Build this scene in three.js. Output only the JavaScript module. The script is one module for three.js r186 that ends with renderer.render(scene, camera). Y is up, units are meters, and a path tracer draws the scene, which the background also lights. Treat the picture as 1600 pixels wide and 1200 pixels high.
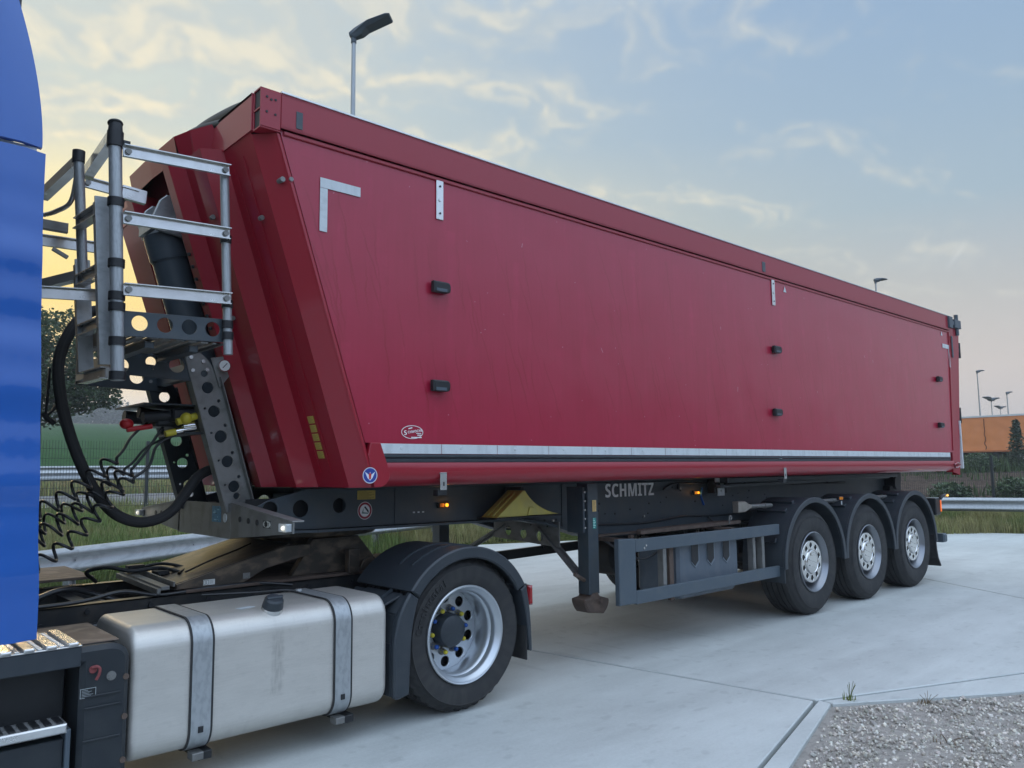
import * as THREE from 'three';
import { mergeGeometries, mergeVertices, toCreasedNormals } from 'three/addons/utils/BufferGeometryUtils.js';
import { FontLoader } from 'three/addons/loaders/FontLoader.js';
import { TextGeometry } from 'three/addons/geometries/TextGeometry.js';
import { createNoise2D, createNoise3D } from 'simplex-noise';

// ---------------------------------------------------------------- camera, sky, sun, exposure
const scene = new THREE.Scene();
const camera = new THREE.PerspectiveCamera(52.38, 1024 / 768, 0.05, 4000);
{
  const yaw = 0.73828, pitch = 0.10759, roll = -0.01027;
  camera.position.set(-7.7828, 1.5146, 3.9382);
  camera.rotation.order = 'YXZ';
  camera.rotation.set(pitch, -yaw, roll);
}
const renderer = new THREE.WebGLRenderer({ antialias: true });
renderer.toneMapping = THREE.LinearToneMapping;
renderer.toneMappingExposure = 1.12;
renderer.shadowMap.enabled = true;
renderer.shadowMap.type = THREE.PCFSoftShadowMap;

let seed = 12345;
const rnd = () => { seed = (seed * 1664525 + 1013904223) >>> 0; return seed / 4294967296; };
const rr = (a, b) => a + (b - a) * rnd();
const n2 = createNoise2D(rnd), n3 = createNoise3D(rnd);
const clamp = (x, a = 0, b = 1) => Math.min(b, Math.max(a, x));
const smooth = (a, b, x) => { const t = clamp((x - a) / (b - a)); return t * t * (3 - 2 * t); };
const lerp = (a, b, t) => a + (b - a) * t;
const fbm2 = (x, y, o = 5) => { let s = 0, a = .5; for (let i = 0; i < o; i++) { s += a * n2(x, y); x = x * 2.03 + 17.1; y = y * 2.03 - 9.7; a *= .5; } return s; };
const table = (t, x) => { if (x <= t[0][0]) return t[0][1]; for (let i = 1; i < t.length; i++) if (x <= t[i][0]) { const k = (x - t[i - 1][0]) / (t[i][0] - t[i - 1][0]); const a = t[i - 1][1], b = t[i][1]; return Array.isArray(a) ? a.map((v, j) => lerp(v, b[j], k)) : lerp(a, b, k); } return t[t.length - 1][1]; };

const SUN_AZ = 7, SUN_EL = 7;                       // degrees; azimuth from -z towards +x
const D2R = Math.PI / 180;
const sunDir = new THREE.Vector3(Math.sin(SUN_AZ * D2R) * Math.cos(SUN_EL * D2R), Math.sin(SUN_EL * D2R), -Math.cos(SUN_AZ * D2R) * Math.cos(SUN_EL * D2R));
{
  const W = 2048, H = 1024, data = new Float32Array(W * H * 4);
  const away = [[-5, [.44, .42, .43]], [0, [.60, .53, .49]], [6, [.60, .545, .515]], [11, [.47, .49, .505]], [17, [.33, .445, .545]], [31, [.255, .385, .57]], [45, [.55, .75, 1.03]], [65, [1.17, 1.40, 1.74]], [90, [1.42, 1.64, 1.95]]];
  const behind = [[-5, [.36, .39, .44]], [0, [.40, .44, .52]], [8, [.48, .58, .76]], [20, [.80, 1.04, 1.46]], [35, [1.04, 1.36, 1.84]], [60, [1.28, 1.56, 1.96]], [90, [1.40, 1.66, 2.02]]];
  const near = [[-5, [.70, .60, .55]], [0, [.80, .70, .64]], [4, [.90, .80, .68]], [7, [1.02, .78, .42]], [11, [1.06, .78, .25]], [16, [1.04, .84, .36]], [19, [.96, .84, .50]], [23, [.64, .68, .60]], [32, [.58, .64, .62]], [48, [.80, .95, 1.08]], [65, [1.15, 1.40, 1.74]], [90, [1.40, 1.66, 2.02]]];
  for (let j = 0; j < H; j++) {
    const el = ((j + .5) / H - .5) * 180, ce = Math.cos(el * D2R), se = Math.sin(el * D2R);
    const ca0 = table(away, el), cn = table(near, el), cb0 = table(behind, el), ca = [0, 0, 0];
    for (let i = 0; i < W; i++) {
      const phi = ((i + .5) / W - .5) * 2 * Math.PI, dx = Math.cos(phi) * ce, dz = Math.sin(phi) * ce;
      let az = Math.atan2(dx, -dz) / D2R, da = Math.abs(az - SUN_AZ); if (da > 180) da = 360 - da;
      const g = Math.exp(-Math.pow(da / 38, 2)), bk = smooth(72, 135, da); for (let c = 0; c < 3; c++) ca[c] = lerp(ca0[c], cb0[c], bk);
      let r = lerp(ca[0], cn[0], g), gr = lerp(ca[1], cn[1], g), b = lerp(ca[2], cn[2], g);
      if (el > -3) {
        const k = 1 / (Math.max(se, 0) + .20), px = dx * k, pz = dz * k;
        const wx = px + .10 * fbm2(px * 2.4 + 3, pz * 2.4, 4), wz = pz + .10 * fbm2(px * 2.4, pz * 2.4 + 8, 4);
        const ripple = fbm2(wx * 9 + wz * 3 + 5, wz * 13 - wx * 3, 6);
        const wisp = fbm2(wx * 1.5 + wz * .9, wz * 4.2 - wx * 1.9, 6) * .95 + .38 * ripple;
        const veil = fbm2(px * .6 + 40, pz * .6 - 11, 4);
        const cov = lerp(-.42, .40, Math.exp(-Math.pow(Math.max(0, da - 24) / 22, 2))) + .25 * veil;
        const lo = lerp(17.5, 3, smooth(12, 26, da)) + 2.5 * veil, up = smooth(lo, lo + 6, el) * smooth(75, 38, el);
        const m = smooth(-.35, .85, wisp + cov) * up;
        const lit = smooth(-.30, .70, .55 * ripple + .8 * wisp);
        const near2 = Math.exp(-Math.pow(da / 56, 2)) * Math.exp(-Math.pow((el - 16) / 16, 2));
        const base = .60, gold = near2 * lit;
        const cr = lerp(base * 1.0, 1.02, gold), cg = lerp(base * 1.04, .88, gold), cb = lerp(base * 1.0, .60, gold);
        r = lerp(r, cr, m * .8); gr = lerp(gr, cg, m * .8); b = lerp(b, cb, m * .8);
        const shade = (1 - lit) * m * .08; r *= 1 - shade; gr *= 1 - shade * .7; b *= 1 - shade * .5;
        const u2 = (az - 72.6) * .8 + (el - 13.2) * -.62, v2 = (az - 72.6) * .62 + (el - 13.2) * .8;   // a short contrail
        const tr = smooth(.12, 0, Math.abs(u2)) * smooth(1.2, .4, Math.abs(v2)) * .12; r += tr; gr += tr * .9; b += tr * .8;
      }
      const o = (j * W + i) * 4; data[o] = r; data[o + 1] = gr; data[o + 2] = b; data[o + 3] = 1;
    }
  }
  const t = new THREE.DataTexture(data, W, H, THREE.RGBAFormat, THREE.FloatType);
  t.mapping = THREE.EquirectangularReflectionMapping; t.magFilter = THREE.LinearFilter; t.minFilter = THREE.LinearFilter; t.wrapS = THREE.RepeatWrapping; t.needsUpdate = true;
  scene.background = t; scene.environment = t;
}
const sun = new THREE.DirectionalLight(new THREE.Color().setRGB(1, .70, .38), 0.75);
sun.position.copy(sunDir).multiplyScalar(60); sun.target.position.set(-1, 0, -2);
sun.castShadow = true; sun.shadow.radius = 22; sun.shadow.mapSize.set(2048, 2048);
Object.assign(sun.shadow.camera, { left: -30, right: 30, top: 30, bottom: -30, near: 1, far: 160 });
scene.add(sun, sun.target);

// ---------------------------------------------------------------- helpers
const V = (x, y, z) => new THREE.Vector3(x, y, z);
const L = (r, g, b) => new THREE.Color().setRGB(r, g, b);
const taken = {};
const numbered = (n) => { const k = taken[n] = (taken[n] ?? -1) + 1; return k ? n + '_' + String(k).padStart(3, '0') : n; };
const prep = (g) => { g = g.index ? g.toNonIndexed() : g; for (const k of Object.keys(g.attributes)) if (!['position', 'normal', 'uv'].includes(k)) g.deleteAttribute(k); if (!g.attributes.uv) g.setAttribute('uv', new THREE.BufferAttribute(new Float32Array(g.attributes.position.count * 2), 2)); g.morphAttributes = {}; return g; };
const join = (list) => list.length === 1 ? list[0] : mergeGeometries(list.map(prep), false);
function mesh(name, geo, mat, parent, label) {
  const m = new THREE.Mesh(Array.isArray(geo) ? join(geo) : geo, mat);
  m.castShadow = m.receiveShadow = true; m.name = parent ? name : numbered(name);
  if (label) m.userData.label = label;
  (parent ?? scene).add(m); return m;
}
function thing(name, label, category, pos = [0, 0, 0], group) {
  const o = new THREE.Group(); o.name = numbered(name); o.position.set(...pos); o.userData = { label, category }; if (group) o.userData.group = group; scene.add(o); return o;
}
function tag(o, label, category, group) { o.userData.label = label; o.userData.category = category; if (group) o.userData.group = group; return o; }
function structure(o, label, category) { o.userData.kind = 'structure'; o.userData.label = label; o.userData.category = category; return o; }
function stuff(o, label, category) { o.userData.kind = 'stuff'; o.userData.label = label; o.userData.category = category; return o; }

function prism(pts, z0, z1, { bevel = 0, holes = [], curve = 12 } = {}) {          // outline in x-y, extruded from z0 to z1
  const s = pts instanceof THREE.Shape ? pts : new THREE.Shape(pts.map(([x, y]) => new THREE.Vector2(x, y)));
  for (const [x, y, r] of holes) { const h = new THREE.Path(); h.absarc(x, y, r, 0, Math.PI * 2, true); s.holes.push(h); }
  const d = Math.abs(z1 - z0) - 2 * bevel;
  const g = new THREE.ExtrudeGeometry(s, { depth: d, bevelEnabled: bevel > 0, bevelThickness: bevel, bevelSize: bevel, bevelOffset: -bevel, bevelSegments: 1, curveSegments: curve });
  g.translate(0, 0, Math.min(z0, z1) + bevel); return g;
}
const box = (x0, x1, y0, y1, z0, z1, b = .004) => prism([[x0, y0], [x1, y0], [x1, y1], [x0, y1]], z0, z1, { bevel: Math.min(b, (x1 - x0) / 3, (y1 - y0) / 3, Math.abs(z1 - z0) / 3) });
function rod(a, b, r, seg = 14) { const g = new THREE.CylinderGeometry(r, r, a.distanceTo(b), seg); g.applyQuaternion(new THREE.Quaternion().setFromUnitVectors(V(0, 1, 0), b.clone().sub(a).normalize())); const m = a.clone().add(b).multiplyScalar(.5); return g.translate(m.x, m.y, m.z); }
function bar(a, b, w, h, up = V(0, 1, 0), bev = .003) {                               // beam from a to b, width w, height h along up
  const len = a.distanceTo(b), g = box(-w / 2, w / 2, -h / 2, h / 2, -len / 2, len / 2, bev);
  const m = new THREE.Matrix4().lookAt(a, b, up); g.applyMatrix4(m); const c = a.clone().add(b).multiplyScalar(.5); return g.translate(c.x, c.y, c.z);
}
const tube = (pts, r, seg = 60, rad = 8) => new THREE.TubeGeometry(new THREE.CatmullRomCurve3(pts.map((p) => p.isVector3 ? p : V(...p))), seg, r, rad);
function cyl(x, y, z, r, d, seg = 24, r2 = r) { const g = new THREE.CylinderGeometry(r2, r, d, seg); g.rotateX(Math.PI / 2); return g.translate(x, y, z); }   // axis along z, centred
function turned(profile, segs, mod) {                                               // profile [r, z], spun about the z axis
  const n = profile.length, pos = [], idx = [], uv = [];
  for (let j = 0; j <= segs; j++) { const a = j / segs * Math.PI * 2; for (let i = 0; i < n; i++) { const [r, z] = mod ? mod(profile[i], i, j) : profile[i]; pos.push(Math.cos(a) * r, Math.sin(a) * r, z); uv.push(j / segs * 3, i * .05); } }
  for (let j = 0; j < segs; j++) for (let i = 0; i < n - 1; i++) { const a = j * n + i, b = a + n; idx.push(a, b, a + 1, b, b + 1, a + 1); }
  const g = new THREE.BufferGeometry(); g.setAttribute('position', new THREE.Float32BufferAttribute(pos, 3)); g.setAttribute('uv', new THREE.Float32BufferAttribute(uv, 2)); g.setIndex(idx);
  return toCreasedNormals(g, .6);
}
function faces(quads) {                                                              // flat quads [a, b, c, d] of [x, y, z]
  const p = [], u = [];
  for (const q of quads) { const [a, b, c, d] = q.map((k) => V(...k)); const w = a.distanceTo(b), h = a.distanceTo(d); for (const [v, s, t] of [[a, 0, 0], [b, w, 0], [c, w, h], [a, 0, 0], [c, w, h], [d, 0, h]]) { p.push(v.x, v.y, v.z); u.push(s, t); } }
  const g = new THREE.BufferGeometry(); g.setAttribute('position', new THREE.Float32BufferAttribute(p, 3)); g.setAttribute('uv', new THREE.Float32BufferAttribute(u, 2)); g.computeVertexNormals(); return g;
}

function welded(q) {                                                                 // the same quads with shared vertices and smooth normals
  const g = faces(q); g.deleteAttribute('normal'); g.deleteAttribute('uv'); const h = mergeVertices(g, 1e-4); h.computeVertexNormals();
  const p = h.attributes.position, uv = new Float32Array(p.count * 2); for (let i = 0; i < p.count; i++) { uv[2 * i] = p.getX(i) + p.getZ(i); uv[2 * i + 1] = p.getY(i); }
  h.setAttribute('uv', new THREE.BufferAttribute(uv, 2)); return h;
}

// ---------------------------------------------------------------- textures and materials
function dataTex(w, h, f, srgb = true, repeat) {
  const d = new Uint8Array(w * h * 4);
  for (let j = 0; j < h; j++) for (let i = 0; i < w; i++) { const c = f(i / w, j / h, i, j), o = (j * w + i) * 4; d[o] = clamp(c[0]) * 255; d[o + 1] = clamp(c[1]) * 255; d[o + 2] = clamp(c[2]) * 255; d[o + 3] = 255; }
  const t = new THREE.DataTexture(d, w, h); t.magFilter = THREE.LinearFilter; t.minFilter = THREE.LinearMipmapLinearFilter; t.generateMipmaps = true; t.wrapS = t.wrapT = THREE.RepeatWrapping;
  if (srgb) t.colorSpace = THREE.SRGBColorSpace; if (repeat) t.repeat.set(...repeat); t.needsUpdate = true; return t;
}
function periodic(x, y, s, o = 5) { let v = 0, a = .5, f = s; for (let i = 0; i < o; i++) { const u = x * Math.PI * 2, w = y * Math.PI * 2, R = f / (Math.PI * 2); v += a * n3(Math.cos(u) * R + 3 * i, Math.sin(u) * R, Math.cos(w) * R + Math.sin(w) * R * 1.7); f *= 2; a *= .5; } return v; }
const grainTex = dataTex(512, 512, (u, v) => { const k = .5 + .35 * periodic(u, v, 4) + .15 * (rnd() - .5); return [k, k, k]; }, false, [1, 1]);
const fineTex = dataTex(512, 512, (u, v) => { const k = .5 + .5 * (rnd() - .5) + .2 * periodic(u, v, 20, 3); return [k, k, k]; }, false, [3, 3]);
function tinted(base, amount, opt = {}) {                                              // sRGB-free linear base with mottled dirt of its own grain
  const [r, g, b] = base, [dr, dg, db] = opt.dirt ?? [base[0] * .6, base[1] * .6, base[2] * .6];
  return dataTex(256, 256, (u, v) => { const k = clamp(smooth(-.25, .55, periodic(u, v, opt.scale ?? 5)) * amount + (rnd() - .5) * (opt.speck ?? .08)); const s = (x) => Math.pow(clamp(x), 1 / 2.2); return [s(lerp(r, dr, k)), s(lerp(g, dg, k)), s(lerp(b, db, k))]; }, true, opt.repeat ?? [1, 1]);
}
const std = (o) => new THREE.MeshPhysicalMaterial({ side: THREE.DoubleSide, ...o });
const M = {
  coal: std({ map: tinted([.010, .015, .020], .5, { dirt: [.022, .027, .031] }), roughness: .5, bumpMap: fineTex, bumpScale: .0004 }),
  frame: std({ map: tinted([.014, .015, .017], .6, { dirt: [.045, .040, .034], speck: .2 }), roughness: .34, clearcoat: .3, clearcoatRoughness: .3 }),
  darkRim: std({ color: L(.24, .25, .27), metalness: .85, roughness: .28 }),
  red: std({ color: L(.30, .002, .016), roughness: .55, clearcoat: .45, clearcoatRoughness: .08 }),
  slate: std({ map: tinted([.036, .052, .066], .5, { dirt: [.060, .068, .072] }), roughness: .48, clearcoat: .25, clearcoatRoughness: .35 }),
  slateLight: std({ map: tinted([.062, .086, .108], .5, { dirt: [.088, .104, .116] }), roughness: .5 }),
  plastic: std({ map: tinted([.024, .032, .041], .5, { dirt: [.040, .047, .053] }), roughness: .46, bumpMap: fineTex, bumpScale: .0004 }),
  black: std({ color: L(.012, .013, .015), roughness: .5 }),
  rubber: std({ map: tinted([.020, .020, .021], .6, { dirt: [.040, .038, .035], scale: 8 }), roughness: .82, bumpMap: fineTex, bumpScale: .0006 }),
  alu: std({ map: tinted([.66, .66, .65], .5, { dirt: [.50, .495, .48] }), metalness: .6, roughness: .42, roughnessMap: grainTex }),
  tank: std({ map: dataTex(512, 512, (u, v) => { const grain = .035 * n2(u * 8, v * 160) + .05 * (rnd() - .5), blot = .06 * periodic(u, v, 6, 5), dx = Math.abs(u - .505 - .006 * n2(v * 20, 2)), stain = .20 * smooth(.030, .012, dx) * smooth(.30, .36, v) * smooth(.66, .55, v) * (.75 + .5 * n2(u * 90, v * 14)), scuff = .04 * smooth(.42, .62, periodic(u * 1 + .2, v, 18, 3) + .15), speck = rnd() < .004 * smooth(.45, .75, v) ? .3 : 0; const k = clamp(1 + grain + blot - stain - scuff - speck, .3, 1.2), s = (x) => Math.pow(clamp(x * k), 1 / 2.2); return [s(.60), s(.575), s(.53)]; }), metalness: .5, roughness: .44, bumpMap: fineTex, bumpScale: .0002 }),
  galv: std({ map: tinted([.42, .44, .45], .7, { dirt: [.31, .33, .34], scale: 9, repeat: [1.5, 1.5] }), metalness: .55, roughness: .48 }),
  chrome: std({ color: L(.66, .65, .63), metalness: 1, roughness: .16 }),
  rim: std({ color: L(.52, .55, .58), metalness: .75, roughness: .32 }),
  steel: std({ map: tinted([.25, .25, .24], .7, { dirt: [.15, .145, .135] }), metalness: .55, roughness: .5 }),
  grease: std({ map: tinted([.060, .048, .038], .9, { dirt: [.17, .125, .085], scale: 6, speck: .2 }), roughness: .36, metalness: .35, bumpMap: grainTex, bumpScale: .002 }),
  rust: std({ map: tinted([.085, .058, .044], .8, { dirt: [.15, .10, .075], speck: .2 }), roughness: .8 }),
  blue: std({ color: L(.003, .095, .42), roughness: .5, clearcoat: 1, clearcoatRoughness: .03 }),
  yellow: std({ map: tinted([.52, .45, .10], .5, { dirt: [.36, .33, .14] }), roughness: .55 }),
  tape: std({ map: tinted([.62, .66, .68], .5, { dirt: [.45, .48, .49], scale: 12 }), roughness: .35 }),
  amber: std({ color: L(.8, .25, .02), roughness: .25 }),
  amberLit: std({ color: L(.9, .35, .03), emissive: L(1, .42, .03), emissiveIntensity: 1.1, roughness: .3 }),
  whiteLit: std({ color: L(.8, .8, .75), emissive: L(1, .93, .75), emissiveIntensity: .45, roughness: .3 }),
  lens: std({ color: L(.42, .45, .46), roughness: .25, clearcoat: .6 }),
  redLens: std({ color: L(.30, .006, .012), roughness: .18, clearcoat: 1 }),
  hose: std({ color: L(.018, .019, .021), roughness: .38, clearcoat: .3 }),
  cap: { blue: std({ color: L(.01, .08, .34), roughness: .4 }), yellow: std({ color: L(.6, .5, .04), roughness: .45 }) },
  redCap: std({ color: L(.5, .01, .015), roughness: .4 }),
  orange: std({ map: tinted([.88, .31, .10], .6, { dirt: [.76, .28, .11], scale: 3, repeat: [.2, .2] }), roughness: .6 }),
  wood: std({ map: tinted([.14, .10, .075], .9, { dirt: [.24, .18, .135], scale: 7, speck: .25 }), roughness: .7 }),
};
function canvasMat(w, h, draw, opt = {}) {
  const c = document.createElement('canvas'); c.width = w; c.height = h; const x = c.getContext('2d'); draw(x, w, h);
  const t = new THREE.CanvasTexture(c); t.colorSpace = THREE.SRGBColorSpace; t.anisotropy = 8;
  return std({ map: t, roughness: .45, ...opt });
}
function plate(x0, x1, y0, y1, z, t = .003) {                                            // flat print facing +z, uv 0..1
  const g = new THREE.BoxGeometry(x1 - x0, y1 - y0, t); return g.translate((x0 + x1) / 2, (y0 + y1) / 2, z);
}

function decal(x0, x1, y0, y1, z) { return new THREE.PlaneGeometry(x1 - x0, y1 - y0).translate((x0 + x1) / 2, (y0 + y1) / 2, z); }      // cut-out print on a surface

// ---------------------------------------------------------------- the setting: terrain, yard, road, gravel
const OX = -7.8, OZ = 3.9;                                                             // terrain is a fan of rings about the corner of the yard
const d0t = [[0, 10.2], [10, 10.9], [20, 12.0], [32, 14.6], [40, 17.0], [55, 17.2], [66, 18.4], [76, 20.8], [95, 24], [180, 30]];
const leftH = [[-40, -.07], [0, -.05], [1, .06], [7, .5], [12, .72], [19, .82], [25, 1.0], [34, 1.55], [310, 19.2], [420, 21], [3000, 21]];
const rightH = [[-40, -.07], [0, -.05], [2, .14], [8, .55], [25, 1.34], [40, 1.25], [300, 2], [3000, 6]];
function ground(x, z) {
  const dx = x - OX, dz = z - OZ, d = Math.hypot(dx, dz), az = Math.abs(Math.atan2(dx, -dz) / D2R);
  const e = d - table(d0t, az), t = smooth(34, 58, az), back = smooth(100, 150, az);
  return lerp(lerp(table(leftH, e), table(rightH, e), t), -.07, back * smooth(200, 20, e));
}
const polar = (az, e) => { const d = e + table(d0t, Math.abs(az)); const x = OX + Math.sin(az * D2R) * d, z = OZ - Math.cos(az * D2R) * d; return V(x, ground(x, z), z); };
function fan(azs, es, lift, color) {
  const pos = [], col = [], uv = [], idx = [], n = es.length;
  for (const az of azs) for (const e of es) { const p = polar(az, e); pos.push(p.x, p.y + lift, p.z); uv.push(p.x / 4, p.z / 4); if (color) col.push(...color(p, az, e)); }
  for (let a = 0; a < azs.length - 1; a++) for (let i = 0; i < n - 1; i++) { const k = a * n + i; idx.push(k, k + n, k + 1, k + n, k + n + 1, k + 1); }
  const g = new THREE.BufferGeometry(); g.setAttribute('position', new THREE.Float32BufferAttribute(pos, 3)); g.setAttribute('uv', new THREE.Float32BufferAttribute(uv, 2));
  if (color) g.setAttribute('color', new THREE.Float32BufferAttribute(col, 3)); g.setIndex(idx); g.computeVertexNormals(); return g;
}
const range = (a, b, s) => { const r = []; for (let x = a; x < b - 1e-6; x += s) r.push(x); r.push(b); return r; };
const grassTex = dataTex(512, 512, (u, v) => { const k = .62 + .35 * periodic(u, v, 24, 3) + .3 * (rnd() - .5); return [k, k, k * .96]; });
{
  const es = [-30, -8, -3, -1.5, -.6, -.2, ...range(0, 45, .75), ...range(48, 120, 6), ...range(130, 420, 20), 600, 1000, 1800, 3000];
  const azs = [...range(-180, 0, 10), ...range(2, 96, 1), ...range(100, 180, 10)];
  const soil = [.24, .18, .16], grass = [.105, .130, .042], dry = [.21, .19, .085], field = [.115, .25, .105];
  const g = fan(azs, es, 0, (p, az, e) => {
    const n = fbm2(p.x * .3, p.z * .3, 4), n1 = fbm2(p.x * 1.2 + 9, p.z * 1.2, 3);
    let c = grass.map((v, i) => lerp(v, dry[i], smooth(-.1, .5, n + .3 * n1) * .8));
    if (az > 50) { const k = smooth(3, 4.5, e) * smooth(27, 21, e + 3 * n1) * smooth(-.7, .05, n1 + .45); c = c.map((v, i) => lerp(v, soil[i] * (1 + .3 * n1), k)); }
    if (az < 50 && e > 26) { const k = smooth(27, 32, e); c = c.map((v, i) => lerp(v, field[i] * (1 + .12 * n), k)); if (e > 280) c = c.map((v, i) => lerp(v, [.26, .25, .11][i], smooth(280, 300, e))); }
    return c;
  });
  structure(mesh('ground', g, std({ vertexColors: true, map: grassTex, roughness: 1, specularIntensity: 0, bumpMap: grainTex, bumpScale: .03 })), 'grassy ground rising to a green field behind the yard', 'ground');
}
// road behind the fence, seen between the cab and the trailer
{
  const azs = range(-10, 40, 1);
  structure(mesh('road', fan(azs, [9.6, 11, 13, 15, 16.8], .03), std({ map: tinted([.155, .155, .155], .6, { dirt: [.11, .11, .112], speck: .3 }), roughness: .92 })), 'grey asphalt road behind the mesh fence', 'road');
  structure(mesh('road_edge_line', fan(azs, [10.6, 10.95], .036), std({ color: L(.62, .62, .60), roughness: .8 })), 'white painted edge line along the road', 'marking');
}
// concrete yard in slabs, joints left open over a dark bed
const concTex = dataTex(1024, 1024, (u, v) => {
  const c = periodic(u, v, 3, 6), f = periodic(u + .3, v, 16, 4), broom = n2(u * 26 * 0 + 5 * Math.sin(6.2832 * u), v * 260), drag = periodic(u * 1 + .1, v * 6, 2.2, 4);
  const spot = smooth(.34, .5, periodic(u + .7, v + .1, 40, 2)); let k = 1 + .15 * c + .08 * f + .02 * broom + .13 * drag + .09 * (rnd() - .5) - .10 * spot; for (const [o, w] of [[.30, .016], [.355, .010], [.62, .014]]) { const d = Math.abs(v - o - .045 * Math.sin(6.2832 * u + o * 9) - .006 * n2(u * 30, o)); k -= .075 * smooth(w, w * .3, d) * (.6 + .4 * n2(u * 40, v * 200)); }
  return [Math.pow(.470 * k, 1 / 2.2), Math.pow(.490 * k, 1 / 2.2), Math.pow(.475 * k, 1 / 2.2)];
}, true, [.11, .11]);
const concBump = dataTex(512, 512, (u, v) => { const k = .5 + .3 * periodic(u, v, 30, 4) + .3 * (rnd() - .5); return [k, k, k]; }, false, [.5, .5]);
M.concrete = std({ map: concTex, roughness: .6, bumpMap: concBump, bumpScale: .0012 });
const flat = (pts, y0, y1, b = .006) => { const g = prism(pts.map(([x, z]) => [x, -z]), y0, y1, { bevel: b }); g.rotateX(-Math.PI / 2); return g; };
{
  const yard = new THREE.Group(); yard.name = 'concrete_yard'; scene.add(yard); structure(yard, 'pale concrete yard under the truck and trailer', 'yard');
  const J = .014;                                                                      // half a joint
  mesh('slab', flat([[-2.813 - J, 1.355], [-9, 3.03], [-15, 4.6], [-15, 0], [-9.5, -3.6], [-7.5, -5.1], [-5.5, -6.4], [-4.02 - J, -7.0]], -.2, 0), M.concrete, yard);
  mesh('slab', flat([[-2.813 + J, 1.355 + .004], [-4.02 + J, -7.0], [-3.4, -7.5], [-1, -8.1], [2.25, -8.35], [5.8, -6.85], [7.62 - J, -6.78], [3.37 - J, -.18], [1.283 - J, 3.06 - .005]], -.2, 0), M.concrete, yard);
  mesh('slab', flat([[1.283 + J, 3.06 - .005], [3.37 + J, -.18], [7.62 + J, -6.78], [9.0, -4.9], [11.44, -2.4], [11.85, -1.3], [13.2, 2], [14.5, 8.55]], -.2, 0), M.concrete, yard);
  mesh('joint_bed', flat([[-4.0, 1.72], [-2.80, 1.40], [-2.70, 1.41], [1.2, 3.08], [8, 5.9], [9, -4.8], [-4.0, -6.9], [-9, -3], [-9, 2.95]], -.25, -.10), std({ color: L(.02, .02, .021), roughness: .9 }), yard);
  // edge strips along the gravel, beyond the open slot
  mesh('edge_strip', flat([[-2.775, 1.368], [-2.79, 1.455], [-4.0, 1.812], [-9.2, 3.28], [-9.2, 3.106], [-4.08, 1.718]], -.3, -.004), M.concrete, yard);
  mesh('edge_strip', flat([[-2.765, 1.395], [-2.775, 1.462], [-1.714, 2.15], [1.7, 3.85], [8, 6.6], [8, 5.87], [1.283, 3.085], [-1.07, 2.095]], -.3, -.006), M.concrete, yard);
}
// gravel bed
{
  const poly = [[-2.79, 1.50], [-4.0, 1.86], [-6.2, 2.48], [-6.2, 8], [8, 8], [8, 6.3], [1.7, 3.9], [-1.714, 2.18]];
  const inside = (x, z) => { let c = false; for (let i = 0, j = poly.length - 1; i < poly.length; j = i++) { const [xi, zi] = poly[i], [xj, zj] = poly[j]; if ((zi > z) !== (zj > z) && x < (xj - xi) * (z - zi) / (zj - zi) + xi) c = !c; } return c; };
  structure(mesh('gravel_bed', flat([[-2.76, 1.41], [-4.0, 1.76], [-6.2, 2.38], [-6.2, 8], [8, 8], [8, 6.1], [1.7, 3.6], [-1.714, 2.0]], -.3, -.028, .01), std({ map: tinted([.54, .49, .44], .9, { dirt: [.38, .34, .30], scale: 12, speck: .5, repeat: [1.2, 1.2] }), roughness: 1, bumpMap: fineTex, bumpScale: .012 })), 'bed of crushed grey gravel at the yard corner', 'gravel');
  const stone = new THREE.IcosahedronGeometry(1, 0); { const p = stone.attributes.position; for (let i = 0; i < p.count; i++) { const k = .75 + .3 * n3(p.getX(i) * 2, p.getY(i) * 2, p.getZ(i) * 2); p.setXYZ(i, p.getX(i) * k, p.getY(i) * k * .7, p.getZ(i) * k * .85); } stone.computeVertexNormals(); }
  const N = 42000, im = new THREE.InstancedMesh(stone, std({ color: L(1, 1, 1), roughness: .95 }), N), m = new THREE.Matrix4(), q = new THREE.Quaternion(), e = new THREE.Euler(), c = new THREE.Color();
  for (let i = 0; i < N;) { const x = rr(-5.5, 3), z = rr(1.4, 5.2); if (!inside(x, z) || (Math.hypot(x + 7.78, z - 3.94) > 8 && rnd() < .5)) continue; const s = .0055 + .017 * Math.pow(rnd(), 2.6) + (rnd() < .02 ? rr(.006, .018) : 0); e.set(rr(0, 6), rr(0, 6), rr(0, 6)); q.setFromEuler(e); m.compose(V(x, -.026 + s * .25 + .012 * n2(x * 2, z * 2), z), q, V(s, s, s)); im.setMatrixAt(i, m); const k = .28 + .42 * Math.pow(rnd(), 1.2); c.setRGB(k * rr(1.05, 1.16), k * 1.02, k * rr(.84, .94)); im.setColorAt(i, c); i++; }
  im.name = 'gravel_stones'; im.castShadow = im.receiveShadow = true; stuff(im, 'loose grey gravel stones beside the concrete edge', 'gravel'); scene.add(im);
}
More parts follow.
